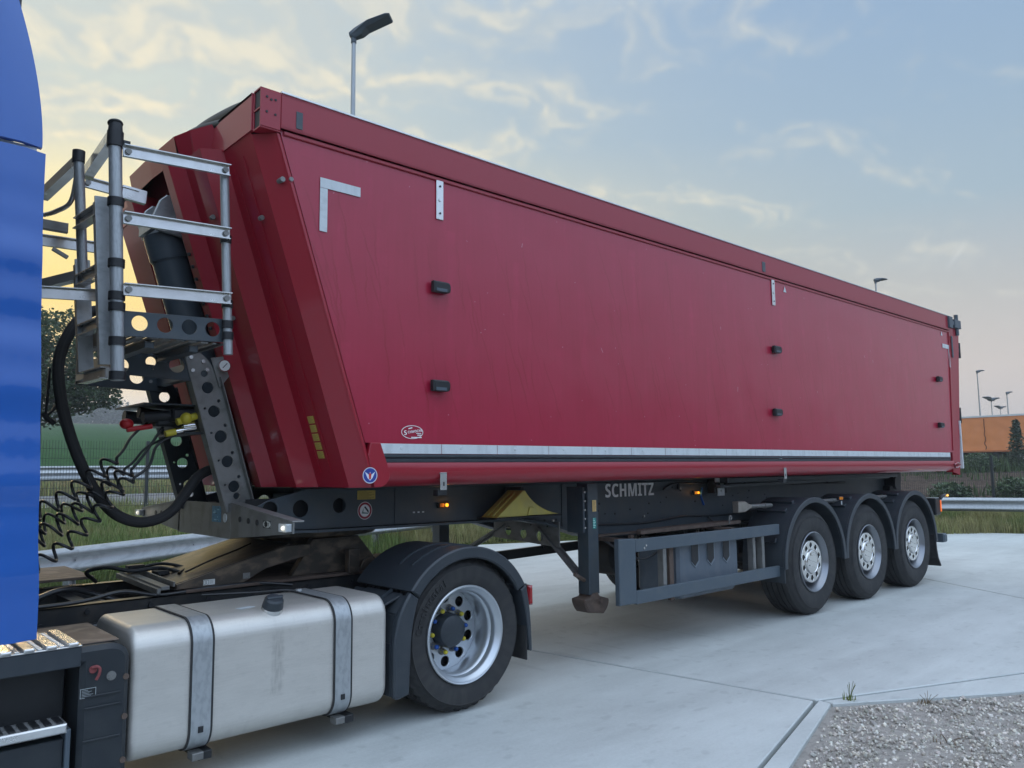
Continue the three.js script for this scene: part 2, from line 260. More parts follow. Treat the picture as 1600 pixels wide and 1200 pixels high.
// ---------------------------------------------------------------- grass, weeds
function blades(n, h, spread, w) {
  const p = []; for (let i = 0; i < n; i++) { const a = rnd() * 6.283, x = rr(-spread, spread), z = rr(-spread, spread), hh = h * rr(.5, 1), lean = rr(.1, .5) * hh, ca = Math.cos(a), sa = Math.sin(a); const mx = x + ca * lean * .4, mz = z + sa * lean * .4; p.push(x - sa * w, 0, z + ca * w, x + sa * w, 0, z - ca * w, mx + sa * w * .7, hh * .6, mz - ca * w * .7, x - sa * w, 0, z + ca * w, mx + sa * w * .7, hh * .6, mz - ca * w * .7, mx - sa * w * .7, hh * .6, mz + ca * w * .7, mx - sa * w * .7, hh * .6, mz + ca * w * .7, mx + sa * w * .7, hh * .6, mz - ca * w * .7, x + ca * lean, hh, z + sa * lean); }
  const g = new THREE.BufferGeometry(); g.setAttribute('position', new THREE.Float32BufferAttribute(p, 3)); g.computeVertexNormals(); return g;
}
const bladeMat = std({ color: L(1, 1, 1), roughness: .9, transmission: .15, thickness: 0 });
function scatter(name, label, geo, N, place, color) {
  const im = new THREE.InstancedMesh(geo, bladeMat, N), m = new THREE.Matrix4(), q = new THREE.Quaternion(), c = new THREE.Color();
  for (let i = 0; i < N; i++) { const [p, s] = place(i); q.setFromAxisAngle(V(0, 1, 0), rnd() * 6.283); m.compose(p, q, V(s, s * rr(.7, 1.3), s)); im.setMatrixAt(i, m); c.setRGB(...color(p)); im.setColorAt(i, c); }
  im.name = name; im.castShadow = im.receiveShadow = true; scene.add(im); return stuff(im, label, 'grass');
}
const grassCol = (p) => { const k = smooth(-.5, .4, fbm2(p.x * .4, p.z * .4, 3) + .5 * (rnd() - .5)), s = rr(.7, 1.25); return [lerp(.13, .30, k) * s, lerp(.20, .27, k) * s, lerp(.045, .11, k) * s]; };
const tuft = blades(14, .34, .16, .006);
scatter('verge_grass', 'tall rough grass behind the guardrail and along the fence', tuft, 15000, () => { const p = polar(rr(5, 44), .1 + 9 * Math.pow(rnd(), 1.2)); p.y -= .01; return [p, rr(.5, 1.25)]; }, grassCol);
scatter('roadside_grass', 'dry grass strip between the two far guardrails', blades(8, .4, .3, .012), 3500, () => { const p = polar(rr(5, 30), rr(17.2, 24)); return [p, rr(.6, 1.2)]; }, (p) => [.30 * rr(.7, 1.2), .28 * rr(.7, 1.2), .11]);
scatter('bank_grass', 'green grass under the guardrail at the yard end', tuft, 6500, () => { const p = polar(rr(58, 84), .1 + 3.4 * Math.pow(rnd(), 1.3)); return [p, rr(.45, 1.1)]; }, grassCol);
scatter('slope_weeds', 'low weeds on the brown slope below the orange trailer', blades(20, .45, .45, .014), 1300, () => { let p, az, e; do { az = rr(60, 84); e = rnd() < .8 ? rr(21, 30) : rr(5, 21); p = polar(az, e); } while (e < 20 && fbm2(p.x * .25, p.z * .25, 3) < .18); return [p, rr(.7, 1.5)]; }, (p) => { const s = rr(.7, 1.2); return [.060 * s, .095 * s, .030 * s]; });
function weed(x, z, h, label, col, spread = .05) {
  const g = []; const n = 5 + Math.floor(rnd() * 4);
  for (let i = 0; i < n; i++) { const a = rnd() * 6.28, s = rr(.2, 1) * spread; g.push(tube([[0, 0, 0], [Math.cos(a) * s * .4, h * .45, Math.sin(a) * s * .4], [Math.cos(a) * s, h * rr(.7, 1), Math.sin(a) * s]], .0016, 6, 3)); }
  const o = thing('weed', label, 'weed', [x, x < -2.7 || z > 2.2 ? -.05 : -.03, z]);
  mesh('stem', g, std({ color: L(...col), roughness: .9 }), o);
  const lv = blades(16, h * .55, spread * .6, .004); mesh('leaves', lv, std({ color: L(...col.map((v) => v * 1.2)), roughness: .9 }), o);
}
weed(-2.62, 1.50, .16, 'thin green weed growing in the joint beside the gravel corner', [.14, .17, .04]);
weed(-2.72, 2.55, .14, 'upright pale green weed standing out in the gravel', [.16, .19, .05]);
weed(-2.95, 2.2, .10, 'low brown dried weed in the middle of the gravel', [.17, .115, .065], .14);
weed(-2.3, 1.86, .08, 'small dried weed against the concrete edge of the gravel', [.19, .14, .085], .08);
weed(-2.1, 2.75, .15, 'brown weed clump at the right end of the gravel', [.16, .11, .06], .15);

// ---------------------------------------------------------------- guardrails, fences, lamps, trees, far trailer
function guardrail(label, pts, top, postH, spacing, group, baseY) {
  const curve = new THREE.CatmullRomCurve3(pts.map(([x, z]) => V(x, 0, z))), len = curve.getLength(), n = Math.ceil(len / .25);
  const prof = [[.0, -.155], [.02, -.15], [.075, -.11], [.08, -.075], [.025, -.03], [.02, .03], [.075, .075], [.08, .11], [.02, .15], [0, .155]];
  const o = thing('guardrail', label, 'guardrail', [pts[0][0], 0, pts[0][1]], group), O = o.position;
  const sec = Math.max(1, Math.round(len / 4));
  for (let s = 0; s < sec; s++) {
    const q = []; const m = Math.ceil(n / sec); let prev = null;
    for (let i = 0; i <= m; i++) {
      const t = clamp((s + i / m) / sec), p = curve.getPointAt(t), tg = curve.getTangentAt(t), nx = V(-tg.z, 0, tg.x); const by = baseY ? baseY(p) : 0;
      const ring = prof.map(([d, y]) => [p.x + nx.x * d - O.x, by + top - .155 + y, p.z + nx.z * d - O.z]);
      if (prev) for (let k = 0; k < prof.length - 1; k++) q.push([prev[k], ring[k], ring[k + 1], prev[k + 1]]);
      prev = ring;
    }
    mesh('beam', welded(q), M.galv, o);
  }
  const k = Math.max(2, Math.round(len / spacing));
  for (let i = 0; i <= k; i++) { const p = curve.getPointAt(clamp(i / k, .01, .99)), tg = curve.getTangentAt(i / k), by = baseY ? baseY(p) : 0; const g = join([box(-.05, .05, -.25, postH, -.004, .004, .001), box(-.05, -.044, -.25, postH, -.05, .05, .001), box(.044, .05, -.25, postH, -.05, .05, .001)]); g.rotateY(Math.atan2(-tg.z, tg.x)); g.translate(p.x - tg.z * -.06 - O.x, by, p.z + tg.x * -.06 - O.z); mesh('post', g, M.galv, o); const bolt = cyl(0, 0, 0, .012, .012, 8); bolt.rotateY(Math.atan2(-tg.z, tg.x)); bolt.translate(p.x - tg.z * .03 - O.x, by + top - .155, p.z + tg.x * .03 - O.z); mesh('bolt', bolt, M.galv, o); }
  return o;
}
guardrail('galvanised guardrail at the yard edge behind the truck chassis', [[-8.6, -4.7], [-7.2, -5.55], [-5.68, -6.55], [-4.9, -6.98], [-3.4, -7.75], [-1.0, -8.45], [.6, -8.85], [2.24, -9.36]], .62, .58, 2.0);
guardrail('galvanised guardrail behind the trailer tail on the right', [[9.4, -5.9], [11.0, -4.1], [12.0, -2.75], [12.55, -1.35], [13.4, 1.0], [14.4, 4]], .74, .70, 2.0, undefined, (p) => .0);
const arc = (e) => range(-6, 34, 4).map((a) => { const p = polar(a, e); return [p.x, p.z]; });
guardrail('farther guardrail beyond the road, along the field', arc(25.2), .78, .74, 4, undefined, (p) => ground(p.x, p.z));
guardrail('guardrail along the far side of the asphalt road', arc(17.3), .78, .74, 4, undefined, (p) => ground(p.x, p.z));

function meshFence(label, pts, h) {
  const o = thing('mesh_fence', label, 'fence', [pts[0].x, pts[0].y, pts[0].z]), O = o.position, mat = std({ color: L(.030, .036, .038), roughness: .6 });
  for (let i = 0; i < pts.length; i++) {
    const p = pts[i].clone().sub(O); mesh('post', box(p.x - .03, p.x + .03, p.y - .2, p.y + h + .06, p.z - .03, p.z + .03, .004), mat, o);
    if (i === pts.length - 1) break;
    const q = pts[i + 1].clone().sub(O), n = Math.round(p.distanceTo(q) / .055), g = [];
    for (let k = 1; k < n; k++) { const a = p.clone().lerp(q, k / n); const c = new THREE.CylinderGeometry(.004, .004, h, 3, 1, true); c.translate(a.x, a.y + h / 2 + .05, a.z); g.push(c); }
    for (let y = .1; y <= h; y += .2) { g.push(rod(p.clone().add(V(0, y, .006)), q.clone().add(V(0, y, .006)), .004, 4)); }
    const w = mesh('wire_panel', g, mat, o); w.userData.kind = 'stuff';
  }
}
meshFence('dark wire mesh fence between the grass verge and the road', range(3, 43, 8.0).map((a) => polar(a - 1.6, 7.2)), 1.62);
meshFence('dark wire mesh fence behind the guardrail on the right', range(57.4, 89.4, 8).map((a) => polar(a + .35, 5.2)), 1.32);

function leafy(center, rx, ry, rz, N, size, col, holes = .35) {                                   // leaf faces through a crown's volume, in clumps
  const p = [], c = [], v = V(0, 0, 0), a = V(0, 0, 0), b = V(0, 0, 0);
  let made = 0; while (made < N) {
    v.set(rr(-1, 1), rr(-1, 1), rr(-1, 1)); const r = v.length(); if (r > 1 || r < .25) continue;
    const k = n3(v.x * 2.6 + center.x, v.y * 2.6, v.z * 2.6 + center.z); if (k < holes - .55 * (1 - r) - .35 || r > .82 + .28 * k) continue;
    a.set(rr(-1, 1), rr(-.6, .6), rr(-1, 1)).normalize(); b.set(rr(-1, 1), rr(-1, 1), rr(-1, 1)).cross(a).normalize();
    const s = size * rr(.6, 1.3), x = center.x + v.x * rx, y = center.y + v.y * ry, z = center.z + v.z * rz;
    p.push(x - a.x * s, y - a.y * s, z - a.z * s, x + b.x * s * .5, y + b.y * s * .5, z + b.z * s * .5, x + a.x * s, y + a.y * s, z + a.z * s, x - a.x * s, y - a.y * s, z - a.z * s, x + a.x * s, y + a.y * s, z + a.z * s, x - b.x * s * .5, y - b.y * s * .5, z - b.z * s * .5);
    const t = rr(.7, 1.3); for (let i = 0; i < 6; i++) c.push(col[0] * t, col[1] * t, col[2] * t); made++;
  }
  const g = new THREE.BufferGeometry(); g.setAttribute('position', new THREE.Float32BufferAttribute(p, 3)); g.setAttribute('color', new THREE.Float32BufferAttribute(c, 3)); g.computeVertexNormals(); return g;
}
const leafMat = std({ vertexColors: true, roughness: .85, transmission: .3, thickness: 0 });
const bark = std({ map: tinted([.105, .085, .068], .8, { dirt: [.06, .05, .042], speck: .3 }), roughness: .95 });
{
  const b = polar(11.0, 29), o = thing('roadside_tree', 'leafy broadleaf tree beside the road, behind the cab edge', 'tree', [b.x, b.y, b.z]);
  const limbs = [tube([[0, -.2, 0], [.05, 1.2, 0], [0, 2.6, .1], [.1, 4.4, 0], [.05, 6.2, 0]], .13, 20, 8)];
  for (let i = 0; i < 16; i++) { const a = i * 2.4, y = 2.3 + i * .24, l = rr(1.3, 2.7) * (1 - i * .025); limbs.push(tube([[0, y, 0], [Math.cos(a) * l * .5, y + l * .28, Math.sin(a) * l * .5], [Math.cos(a) * l, y + l * .42, Math.sin(a) * l]], .035, 8, 5)); }
  mesh('trunk', limbs, bark, o);
  const cr = [leafy(V(.1, 5.0, 0), 3.2, 2.9, 3.0, 11000, .105, [.045, .080, .026], .3), leafy(V(1.6, 4.0, .4), 1.9, 1.2, 1.8, 3600, .10, [.045, .080, .026], .25), leafy(V(-1.4, 4.2, -.3), 2.0, 1.4, 1.9, 3600, .10, [.042, .074, .025], .25)];
  const cg = mergeGeometries(cr); mesh('crown', cg, leafMat, o);
}
{                                                                                                 // the far wood: one mass on the horizon
  const parts = []; for (let i = 0; i < 90; i++) { const az = rr(2, 40), p = polar(az, rr(318, 360)), h = rr(5.5, 11) * (1 + .35 * n2(az * .25, 3)); parts.push(leafy(V(p.x, p.y + h * .5, p.z), rr(5, 9), h * .56, rr(5, 8), 460, rr(.7, 1.0), [.040 * rr(.8, 1.2), .066 * rr(.8, 1.2), .036], .1)); }
  stuff(mesh('far_wood', mergeGeometries(parts), leafMat), 'distant dark wood along the far edge of the field', 'wood');
}
{                                                                                                 // trees across the yard, mirrored low in the red side
  const parts = []; for (let i = 0; i < 46; i++) { const x = -30 + i * 1.9 + rr(-1, 1), z = 33 + rr(-3, 4), h = rr(5, 8); parts.push(leafy(V(x, h * .5 - .2, z), rr(2.2, 3.4), h * .56, rr(2, 3), 700, rr(.28, .4), [.040 * rr(.8, 1.2), .066 * rr(.8, 1.2), .030], -.2)); }
  stuff(mesh('tree_belt', mergeGeometries(parts), leafMat), 'dark belt of trees across the yard, behind the viewer', 'wood');
}
{
  const pylon = polar(17.4, 305), o = thing('power_pylon', 'faint lattice power pylon before the distant wood', 'pylon', [pylon.x, pylon.y, pylon.z]), g = [], h = 11;
  for (const s of [-1, 1]) { g.push(bar(V(s * 1.1, 0, 0), V(s * .12, h, 0), .09, .09)); for (let k = 0; k < 5; k++) g.push(bar(V(s * (1.1 - k * .2), k * 2.1, 0), V(-s * (1.1 - (k + 1) * .2), (k + 1) * 2.1, 0), .05, .05)); }
  mesh('mast', g, M.galv, o); for (const y of [7.2, 9.4]) mesh('cross_arm', bar(V(-2, y, 0), V(2, y, 0), .09, .12), M.galv, o);
}
function streetLamp(label, pos, h, turn, arms = 1, scale = 1, tilt = .06, group) {
  const o = thing('street_lamp', label, 'street lamp', pos, group); o.rotation.y = turn;
  const g = new THREE.CylinderGeometry(.038 * scale, .075 * scale, h, 16); g.translate(0, h / 2, 0); mesh('pole', g, M.galv, o);
  mesh('collar', new THREE.CylinderGeometry(.052 * scale, .052 * scale, .16 * scale, 16).translate(0, h + .02, 0), M.slateLight, o);
  for (let i = 0; i < arms; i++) {
    const s = scale * (arms > 1 ? 1.6 : 1), pr = [[-.07, .02], [.02, -.05], [.17, -.045], [.30, .03], [.78, .085], [.80, .115], [.72, .15], [.36, .155], [.06, .14], [-.06, .09]].map(([x, y]) => [x * s, y * s]);
    const hd = prism(pr, -.13 * s, .13 * s, { bevel: .025 * s }); { const p = hd.attributes.position; for (let k = 0; k < p.count; k++) { const x = p.getX(k) / s, w = lerp(.38, 1, smooth(.05, .42, x)); p.setZ(k, p.getZ(k) * w * 1.3); } hd.computeVertexNormals(); } hd.rotateZ(tilt); hd.translate(0, h + .06 * s, 0); hd.rotateY(i * Math.PI);
    const head = mesh('lamp_head', hd, M.slateLight, o);
    const ln = box(.34 * s, .72 * s, -.006, .006, -.09 * s, .09 * s, .002); ln.rotateZ(.112); ln.translate(.01 * s, -.06 * s + .045 * s + .03 * s, 0); ln.rotateZ(tilt); ln.translate(0, h + .06 * s, 0); ln.rotateY(i * Math.PI); mesh('lamp_glass', ln, M.lens, head);
  }
}
const atDir = (az, d) => { const x = -7.78 + Math.sin(az * D2R) * d, z = 3.94 - Math.cos(az * D2R) * d; return [x, ground(x, z) - .1, z]; };
streetLamp('tall grey street lamp rising behind the front of the red body', [.42, -.05, -10], 10.72, -.85, 1, 1.12, .30);
streetLamp('lamp peeking over the rear top rail of the red trailer', atDir(67.75, 40), 9.0, -.15);
streetLamp('tallest lamp standing above the orange trailer', atDir(73.25, 88), 9.05, -.2, 1, 1.3);
streetLamp('short twin-arm lamp just right of the tallest far lamp', atDir(73.9, 125), 8.6, -.1, 2, 1.5);
streetLamp('far single-arm lamp near the middle of the orange trailer roof', atDir(74.75, 110), 8.4, -.1, 1, 1.5);
streetLamp('small twin-arm lamp farthest behind the orange trailer', atDir(74.35, 150), 8.9, -.1, 2, 1.3);

{                                                                                                 // orange curtain-side trailer on the higher ground
  const a = polar(70.5, 41), o = thing('curtain_trailer', 'orange curtain-sided trailer parked beyond the fence on the right', 'trailer', [a.x, 0, a.z]);
  const dir = V(.02, 0, 1).normalize(); o.rotation.y = Math.atan2(-dir.z, dir.x) - .05; o.position.y = ground(a.x, a.z) - .05; o.position.y = 1.15;
  const Lg = 13.6, cu = new THREE.PlaneGeometry(Lg, 2.20, 220, 24); { const p = cu.attributes.position; for (let i = 0; i < p.count; i++) { const x = p.getX(i), y = p.getY(i); p.setZ(i, .02 * Math.sin(x * 9 + .6 * Math.sin(y * 2)) * smooth(1.10, .2, Math.abs(y)) * .5 + .012 * n2(x * 1.2, y * 1.5)); } cu.computeVertexNormals(); }
  cu.translate(Lg / 2, 2.25, 0); mesh('curtain', cu, M.orange, o);
  for (const [x0, fold] of [[3.3, .05], [6.6, .03], [9.9, .04]]) mesh('strap_fold', tube(range(1.25, 3.25, .2).map((y, i) => [x0 + fold * Math.sin(i * 2.2) * smooth(3.2, 1.5, y), y, .03]), .022, 40, 5), std({ color: L(.14, .045, .014), roughness: .7 }), o);
  mesh('body_core', box(.02, Lg - .02, 1.1, 3.36, -2.5, -.05), M.orange, o);
  mesh('roof_rail', box(0, Lg, 3.35, 3.47, -2.52, .03), std({ color: L(.72, .72, .71), roughness: .5 }), o);
  mesh('lower_rail', box(0, Lg, 1.10, 1.20, -2.52, .04), std({ map: tinted([.50, .16, .05], .5), roughness: .6 }), o);
  mesh('chassis', [box(.5, Lg - .2, .80, 1.09, -1.8, -.7)], M.black, o);
  for (const x of [1.3, 2.6, 3.9]) for (const z of [-.3, -2.2]) mesh('wheel', turned([[.28, -.15], [.5, -.14], [.52, -.1], [.52, .1], [.5, .14], [.28, .15], [.05, .05]], 28).translate(x, .52, z), M.rubber, o);
  mesh('side_guard', [box(5, 11, .5, .6, -.12, -.08), box(5, 11, .75, .85, -.12, -.08)], M.galv, o);
}
{
  const conifer = (az, e, h, label) => { const b = polar(az, e), o = thing('young_conifer', label, 'conifer', [b.x, b.y, b.z]); mesh('trunk', new THREE.CylinderGeometry(.015, .05, h, 7).translate(0, h / 2, 0), bark, o); const parts = []; for (let k = 0; k < 10; k++) { const t = k / 10; parts.push(leafy(V(0, .15 + t * h * .92, 0), .12 + (1 - t) * .55, h * .1, .12 + (1 - t) * .55, 200, .065, [.048, .074, .042], .0)); } mesh('crown', mergeGeometries(parts), leafMat, o); };
  conifer(75.15, 22, 2.35, 'young slim conifer in front of the orange trailer');
  const bush = (az, e, r, label) => { const b = polar(az, e), o = thing('shrub', label, 'shrub', [b.x, b.y, b.z], 'shrubs on the slope'); mesh('stem', rod(V(0, -.1, 0), V(0, r * .7, 0), .03, 6), bark, o); mesh('crown', leafy(V(0, r * .55, 0), r * 1.4, r * .75, r * 1.2, 1500, .07, [.070, .115, .048], .05), leafMat, o); };
  bush(74.9, 6.2, .55, 'dark green shrub low on the slope at the picture edge'); bush(71.4, 5.8, .5, 'green shrub on the slope just behind the trailer tail'); bush(73.1, 21, .7, 'broad green shrub at the top of the slope below the orange trailer');
  bush(71.3, 20, .62, 'green shrub at the top of the slope next to the red trailer');
}

// ---------------------------------------------------------------- the red tipper trailer (x to the rear, near side at z = 0)
const font = await new FontLoader().loadAsync('fonts/droid/droid_sans_bold.typeface.json');
const trailer = thing('tipper_trailer', 'dark red tipper semi-trailer with three axles', 'trailer');
const T = (name, geo, mat, label) => mesh(name, geo, mat, trailer, label);
const W = 2.55, ZC = -1.275;                                                                      // width, centre line
const frontX = (y) => -6.045 + (3.37 - y) * .3296;                                               // the sloping front
// painted side: streaks, scratches and chips that the photo shows, on the sheet itself
const sideTex = (() => {
  const w = 2048, h = 512, acc = new Float32Array(w * h), chip = new Float32Array(w * h);
  for (let k = 0; k < 620; k++) { const x = Math.floor(rnd() * w), top = rnd() < .55 ? rr(0, .5) : rr(.5, 1), len = rr(.15, .6), a = rr(-.09, .13), ww = 2 + Math.floor(rnd() * 16); for (let j = 0; j < h; j++) { const v = 1 - j / h, t = (v - (1 - top)) / len; if (t < 0 || t > 1) continue; for (let i = 0; i < ww; i++) acc[j * w + ((x + i + Math.floor(3 * n2(j * .01, k)) + w) % w)] += a * (1 - t) * (.6 + .4 * n2(j * .05, k)); } }
  for (let k = 0; k < 150; k++) { let x = rr(0, w); const y0 = rr(.0, .55) * h, len = rr(.12, .45) * h, sl = rr(.05, .32), a = rr(-.34, -.12); for (let j = 0; j < len; j++) { const yy = Math.floor(y0 + len - j), xi = Math.floor(x + sl * j + 2 * n2(j * .02, k)) % w; if (yy >= 0 && yy < h) { const q = a * Math.sin(Math.PI * j / len); acc[yy * w + xi] += q; acc[yy * w + (xi + 1) % w] += q; } } }
  for (let k = 0; k < 90; k++) { const x = rr(0, w), y = rr(0, h), l = rnd() < .12 ? rr(3, 12) : 2, dx = rr(-.4, .4); for (let i = 0; i < l; i++) { const xi = Math.floor(x + dx * i), yi = Math.floor(y + i); if (xi >= 0 && xi < w && yi < h) chip[yi * w + xi] = rr(.3, .9); } }
  return dataTex(w, h, (u, v, i, j) => { const a = acc[j * w + i] + .05 * fbm2(u * 40, v * 6, 3) + .03 * n2(u * 300, v * 2), c = chip[j * w + i]; const s = (x) => Math.pow(clamp(x), 1 / 2.2); const k = clamp(.5 + a * 2.2); return [s(lerp(lerp(.300, .430, k), .7, c)), s(lerp(lerp(.001, .009, k), .6, c)), s(lerp(lerp(.018, .050, k), .6, c))]; });
})();
const sidePaint = std({ map: sideTex, roughness: .6, specularIntensity: .4, clearcoat: 1, clearcoatRoughness: .27 });
function sidePanel(zp, out) {
  const nx = 150, ny = 24, pos = [], uv = [], idx = [], y0 = 1.672, y1 = 3.40;
  for (let j = 0; j <= ny; j++) for (let i = 0; i <= nx; i++) { const y = lerp(y0, y1, j / ny), xa = frontX(y) + .128, xb = lerp(4.03, 4.19, (y - 1.4) / 2.2), x = lerp(xa, xb, i / nx); const edge = Math.min(1, 6 * Math.min(i / nx, 1 - i / nx, j / ny, 1 - j / ny)); pos.push(x, y, zp + out * .0035 * edge * (fbm2(x * .55, y * 1.1, 3) + .35 * n2(x * 2.2, y * .6))); uv.push((x + 6.2) / 10.6, (y - 1.6) / 1.85); }
  for (let j = 0; j < ny; j++) for (let i = 0; i < nx; i++) { const a = j * (nx + 1) + i, b = a + nx + 1; idx.push(a, a + 1, b, a + 1, b + 1, b); }
  const g = new THREE.BufferGeometry(); g.setAttribute('position', new THREE.Float32BufferAttribute(pos, 3)); g.setAttribute('uv', new THREE.Float32BufferAttribute(uv, 2)); g.setIndex(idx); g.computeVertexNormals(); return g;
}
const nearWall = T('side_wall', sidePanel(0, 1), sidePaint), farWall = T('side_wall', sidePanel(-W, -1), sidePaint);
for (const [z0, z1, zi] of [[0, .022, -.07], [-W - .022, -W, -W + .07]]) {                           // top rail: a hollow two-cell extrusion with a lip below
  const rail = T('top_rail', join([box(-5.93, 4.2, 3.402, 3.604, z0 - (z0 ? 0 : .004), z1, .004), box(-5.93, 4.2, 3.585, 3.604, Math.min(zi, z0), Math.max(zi, z1), .003), box(-5.93, 4.2, 3.402, 3.42, Math.min(zi, z0), Math.max(zi, z1), .003), box(-5.93, 4.2, 3.40, 3.60, zi - .006, zi + .006, .002)]), M.red);
  mesh('rail_lip', box(-5.905, 4.18, 3.372, 3.396, z0 ? z0 + .012 : -.003, z0 ? z1 + .003 : .012, .004), M.red, rail);
  mesh('rail_edge', box(-5.93, 4.2, 3.6045, 3.615, z0 ? z0 - .003 : -.01, z0 ? z1 + .01 : .0255, .001), M.alu, rail);
  mesh('rail_cap', join([box(-6.05, -5.932, 3.375, 3.383, Math.min(zi, z0), Math.max(zi, z1) - .001, .002), box(-6.05, -5.932, 3.484, 3.492, Math.min(zi, z0), Math.max(zi, z1) - .001, .002), box(-6.05, -5.932, 3.597, 3.605, Math.min(zi, z0), Math.max(zi, z1) - .001, .002), box(-6.05, -5.932, 3.383, 3.597, z0 ? -W - .0245 : .012, z0 ? -W - .012 : .0245, .003), box(-6.05, -5.932, 3.383, 3.597, zi - .006, zi + .006, .003)]), M.red, rail);
  mesh('rail_cell_shade', box(-6.043, -6.02, 3.384, 3.596, Math.min(zi + .008, z0 + .01), Math.max(zi - .008, z1 - .012), .001), M.black, rail);  // black block in the cell mouth, standing in for shade inside
  if (!z0) { for (const [x, y] of [[-6.015, 3.555], [-5.965, 3.55], [-5.99, 3.545], [-6.015, 3.47], [-5.965, 3.465]]) mesh('rivet', cyl(x, y, .025, .007, .006, 8), M.black, rail); for (const [x0, x1] of [[-5.84, -5.80], [-.86, -.80]]) mesh('patch', box(x0, x1, 3.425, 3.525, .0225, .0255, .001), M.slate, rail); }
}
// corner posts, chamfered from the side to the front
for (const far of [0, 1]) {
  const m = (x, y, z) => [x, y, far ? -W - z : z], y1 = 3.372, y0 = 1.52;
  const q = [];
  const st = [[.128, -.004], [.110, .012], [.098, .012], [.090, .0], [0, -.10]];                        // step then chamfer, [behind the front, z]
  for (let i = 0; i < st.length - 1; i++) { const [a, za] = st[i], [b, zb] = st[i + 1]; q.push([m(frontX(y1) + a, y1, za), m(frontX(y1) + b, y1, zb), m(frontX(y0) + b, y0, zb), m(frontX(y0) + a, y0, za)]); }
  const foot = frontX(y0); q.push([m(foot + .09, y0, 0), m(foot, y0, -.10), m(foot + .035, 1.412, -.10), m(foot + .125, 1.412, 0)]);
  const post = T('corner_post', faces(q), M.red);
  const s = new THREE.Shape(); s.moveTo(foot + .09, 1.60); s.lineTo(foot + .135, 1.412); s.lineTo(-5.27, 1.412); s.absarc(-5.27, 1.487, .075, -Math.PI / 2, .55, false); s.lineTo(-5.262, 1.672); s.lineTo(foot + .105, 1.672); s.closePath();
  mesh('post_foot', prism(s, far ? -W - .018 : -.03, far ? -W + .03 : .018, { bevel: .004 }), M.red, post);
  for (const [y, dx] of [[3.12, .06]]) mesh('bolt', [cyl(frontX(y) + dx, y, far ? -W + .02 : -.02, .015, .05, 10), cyl(frontX(y) + dx + .045, y + .008, far ? -W : 0, .013, .035, 10)], M.steel, post);
}
// sloping front wall: pressed ribs either side of a pocket for the ram
{
  const half = [[-.10, 0], [-.47, 0], [-.54, .11], [-.80, .11], [-.86, .19], [-.955, .19], [-.965, -.04], [-1.275, -.04]];
  const prof = [...half, ...half.slice(0, -1).reverse().map(([z, o]) => [-W - z, o])], q = [], q2 = [];
  const P = (z, o, y) => [frontX(y) - o, y, z];
  for (let i = 0; i < prof.length - 1; i++) { const [z, o] = prof[i], [zz, oo] = prof[i + 1]; const yb = 1.412; q.push([P(z, o, 3.40), P(zz, oo, 3.40), P(zz, oo, yb), P(z, o, yb)]); q2.push([[-5.2, yb, z], [-5.2, yb, zz], P(zz, oo, yb), P(z, o, yb)]); }
  const fw = T('front_wall', faces([...q, ...q2]), M.red);
  for (const [z, y] of [[-.22, 2.95], [-.60, 3.02], [-.72, 2.45]]) mesh('bolt', cyl(frontX(y) - (z < -.5 ? .125 : .015), y, z, .014, .03, 10), M.steel, fw);
  for (let k = 0; k < 7; k++) { const y = 2.86 - k * .075; mesh('rivet', rod(V(frontX(y) - .19, y, -.91), V(frontX(y) - .206, y - .005, -.91), .011, 8), M.black, fw); }
  mesh('seam', [-.25, -.38].map((z) => bar(V(frontX(3.3) - .004, 3.3, z), V(frontX(1.5) - .004, 1.5, z), .004, .004)), M.red, fw);
  for (let k = 0; k < 5; k++) { const y = 1.815 - k * .052; const st = plate(-.035, .035, -.022, .022, 0, .003); st.rotateY(-Math.PI / 2); st.rotateZ(.318); st.translate(frontX(y) - .004, y, -.318); mesh('sticker', st, M.yellowSticker ??= canvasMat(128, 80, (x, w, h) => { x.fillStyle = '#b9a24e'; x.fillRect(0, 0, w, h); x.fillStyle = '#7d6c35'; for (let i = 0; i < 8; i++) x.fillRect(6, 8 + i * 9, 60 + ((i * 37) % 56), 3); }), fw); }
}
// front beam, hood over the ram, rolled cover
T('front_beam', [box(-6.058, -6.035, 3.385, 3.602, -W + .075, -.075, .004), box(-6.058, -5.96, 3.585, 3.602, -W + .075, -.075, .003)], M.red);
{
  const top = (z, f) => [-6.06 - f, 3.602 - f * .30, z], bot = (z, f) => [frontX(3.1) - .08 - f * .12, 3.1, z];
  const zs = [[-.60, 0], [-.72, .10], [-.84, .155], [-1.275, .165], [-1.71, .155], [-1.83, .10], [-1.95, 0]], q = [];
  for (let i = 0; i < zs.length - 1; i++) { const [z, f] = zs[i], [y, g] = zs[i + 1], m = (i > 1 && i < 4); q.push([top(z, f), top(y, g), m ? [top(y, g)[0] + .03, 3.42, y] : bot(y, g), m ? [top(z, f)[0] + .03, 3.42, z] : bot(z, f)], [[-6.05, 3.604, z], [-6.05, 3.604, y], top(y, g), top(z, f)]); }
  T('ram_hood', faces(q), M.red);
}
T('rolled_cover', [tube([[-5.95, 3.58, -.16], [-5.96, 3.625, -.34], [-5.97, 3.665, -.62], [-5.98, 3.69, -.95], [-5.98, 3.68, -1.3], [-5.97, 3.61, -1.7], [-5.96, 3.56, -2.3]], .06, 40, 10), tube([[-6.02, 3.58, -.5], [-6.06, 3.625, -.8], [-6.10, 3.625, -1.1], [-6.12, 3.60, -1.5], [-6.06, 3.57, -1.9]], .035, 24, 8)], M.black);
T('load_cover', box(-5.9, 4.15, 3.555, 3.57, -W + .08, -.08), M.black);
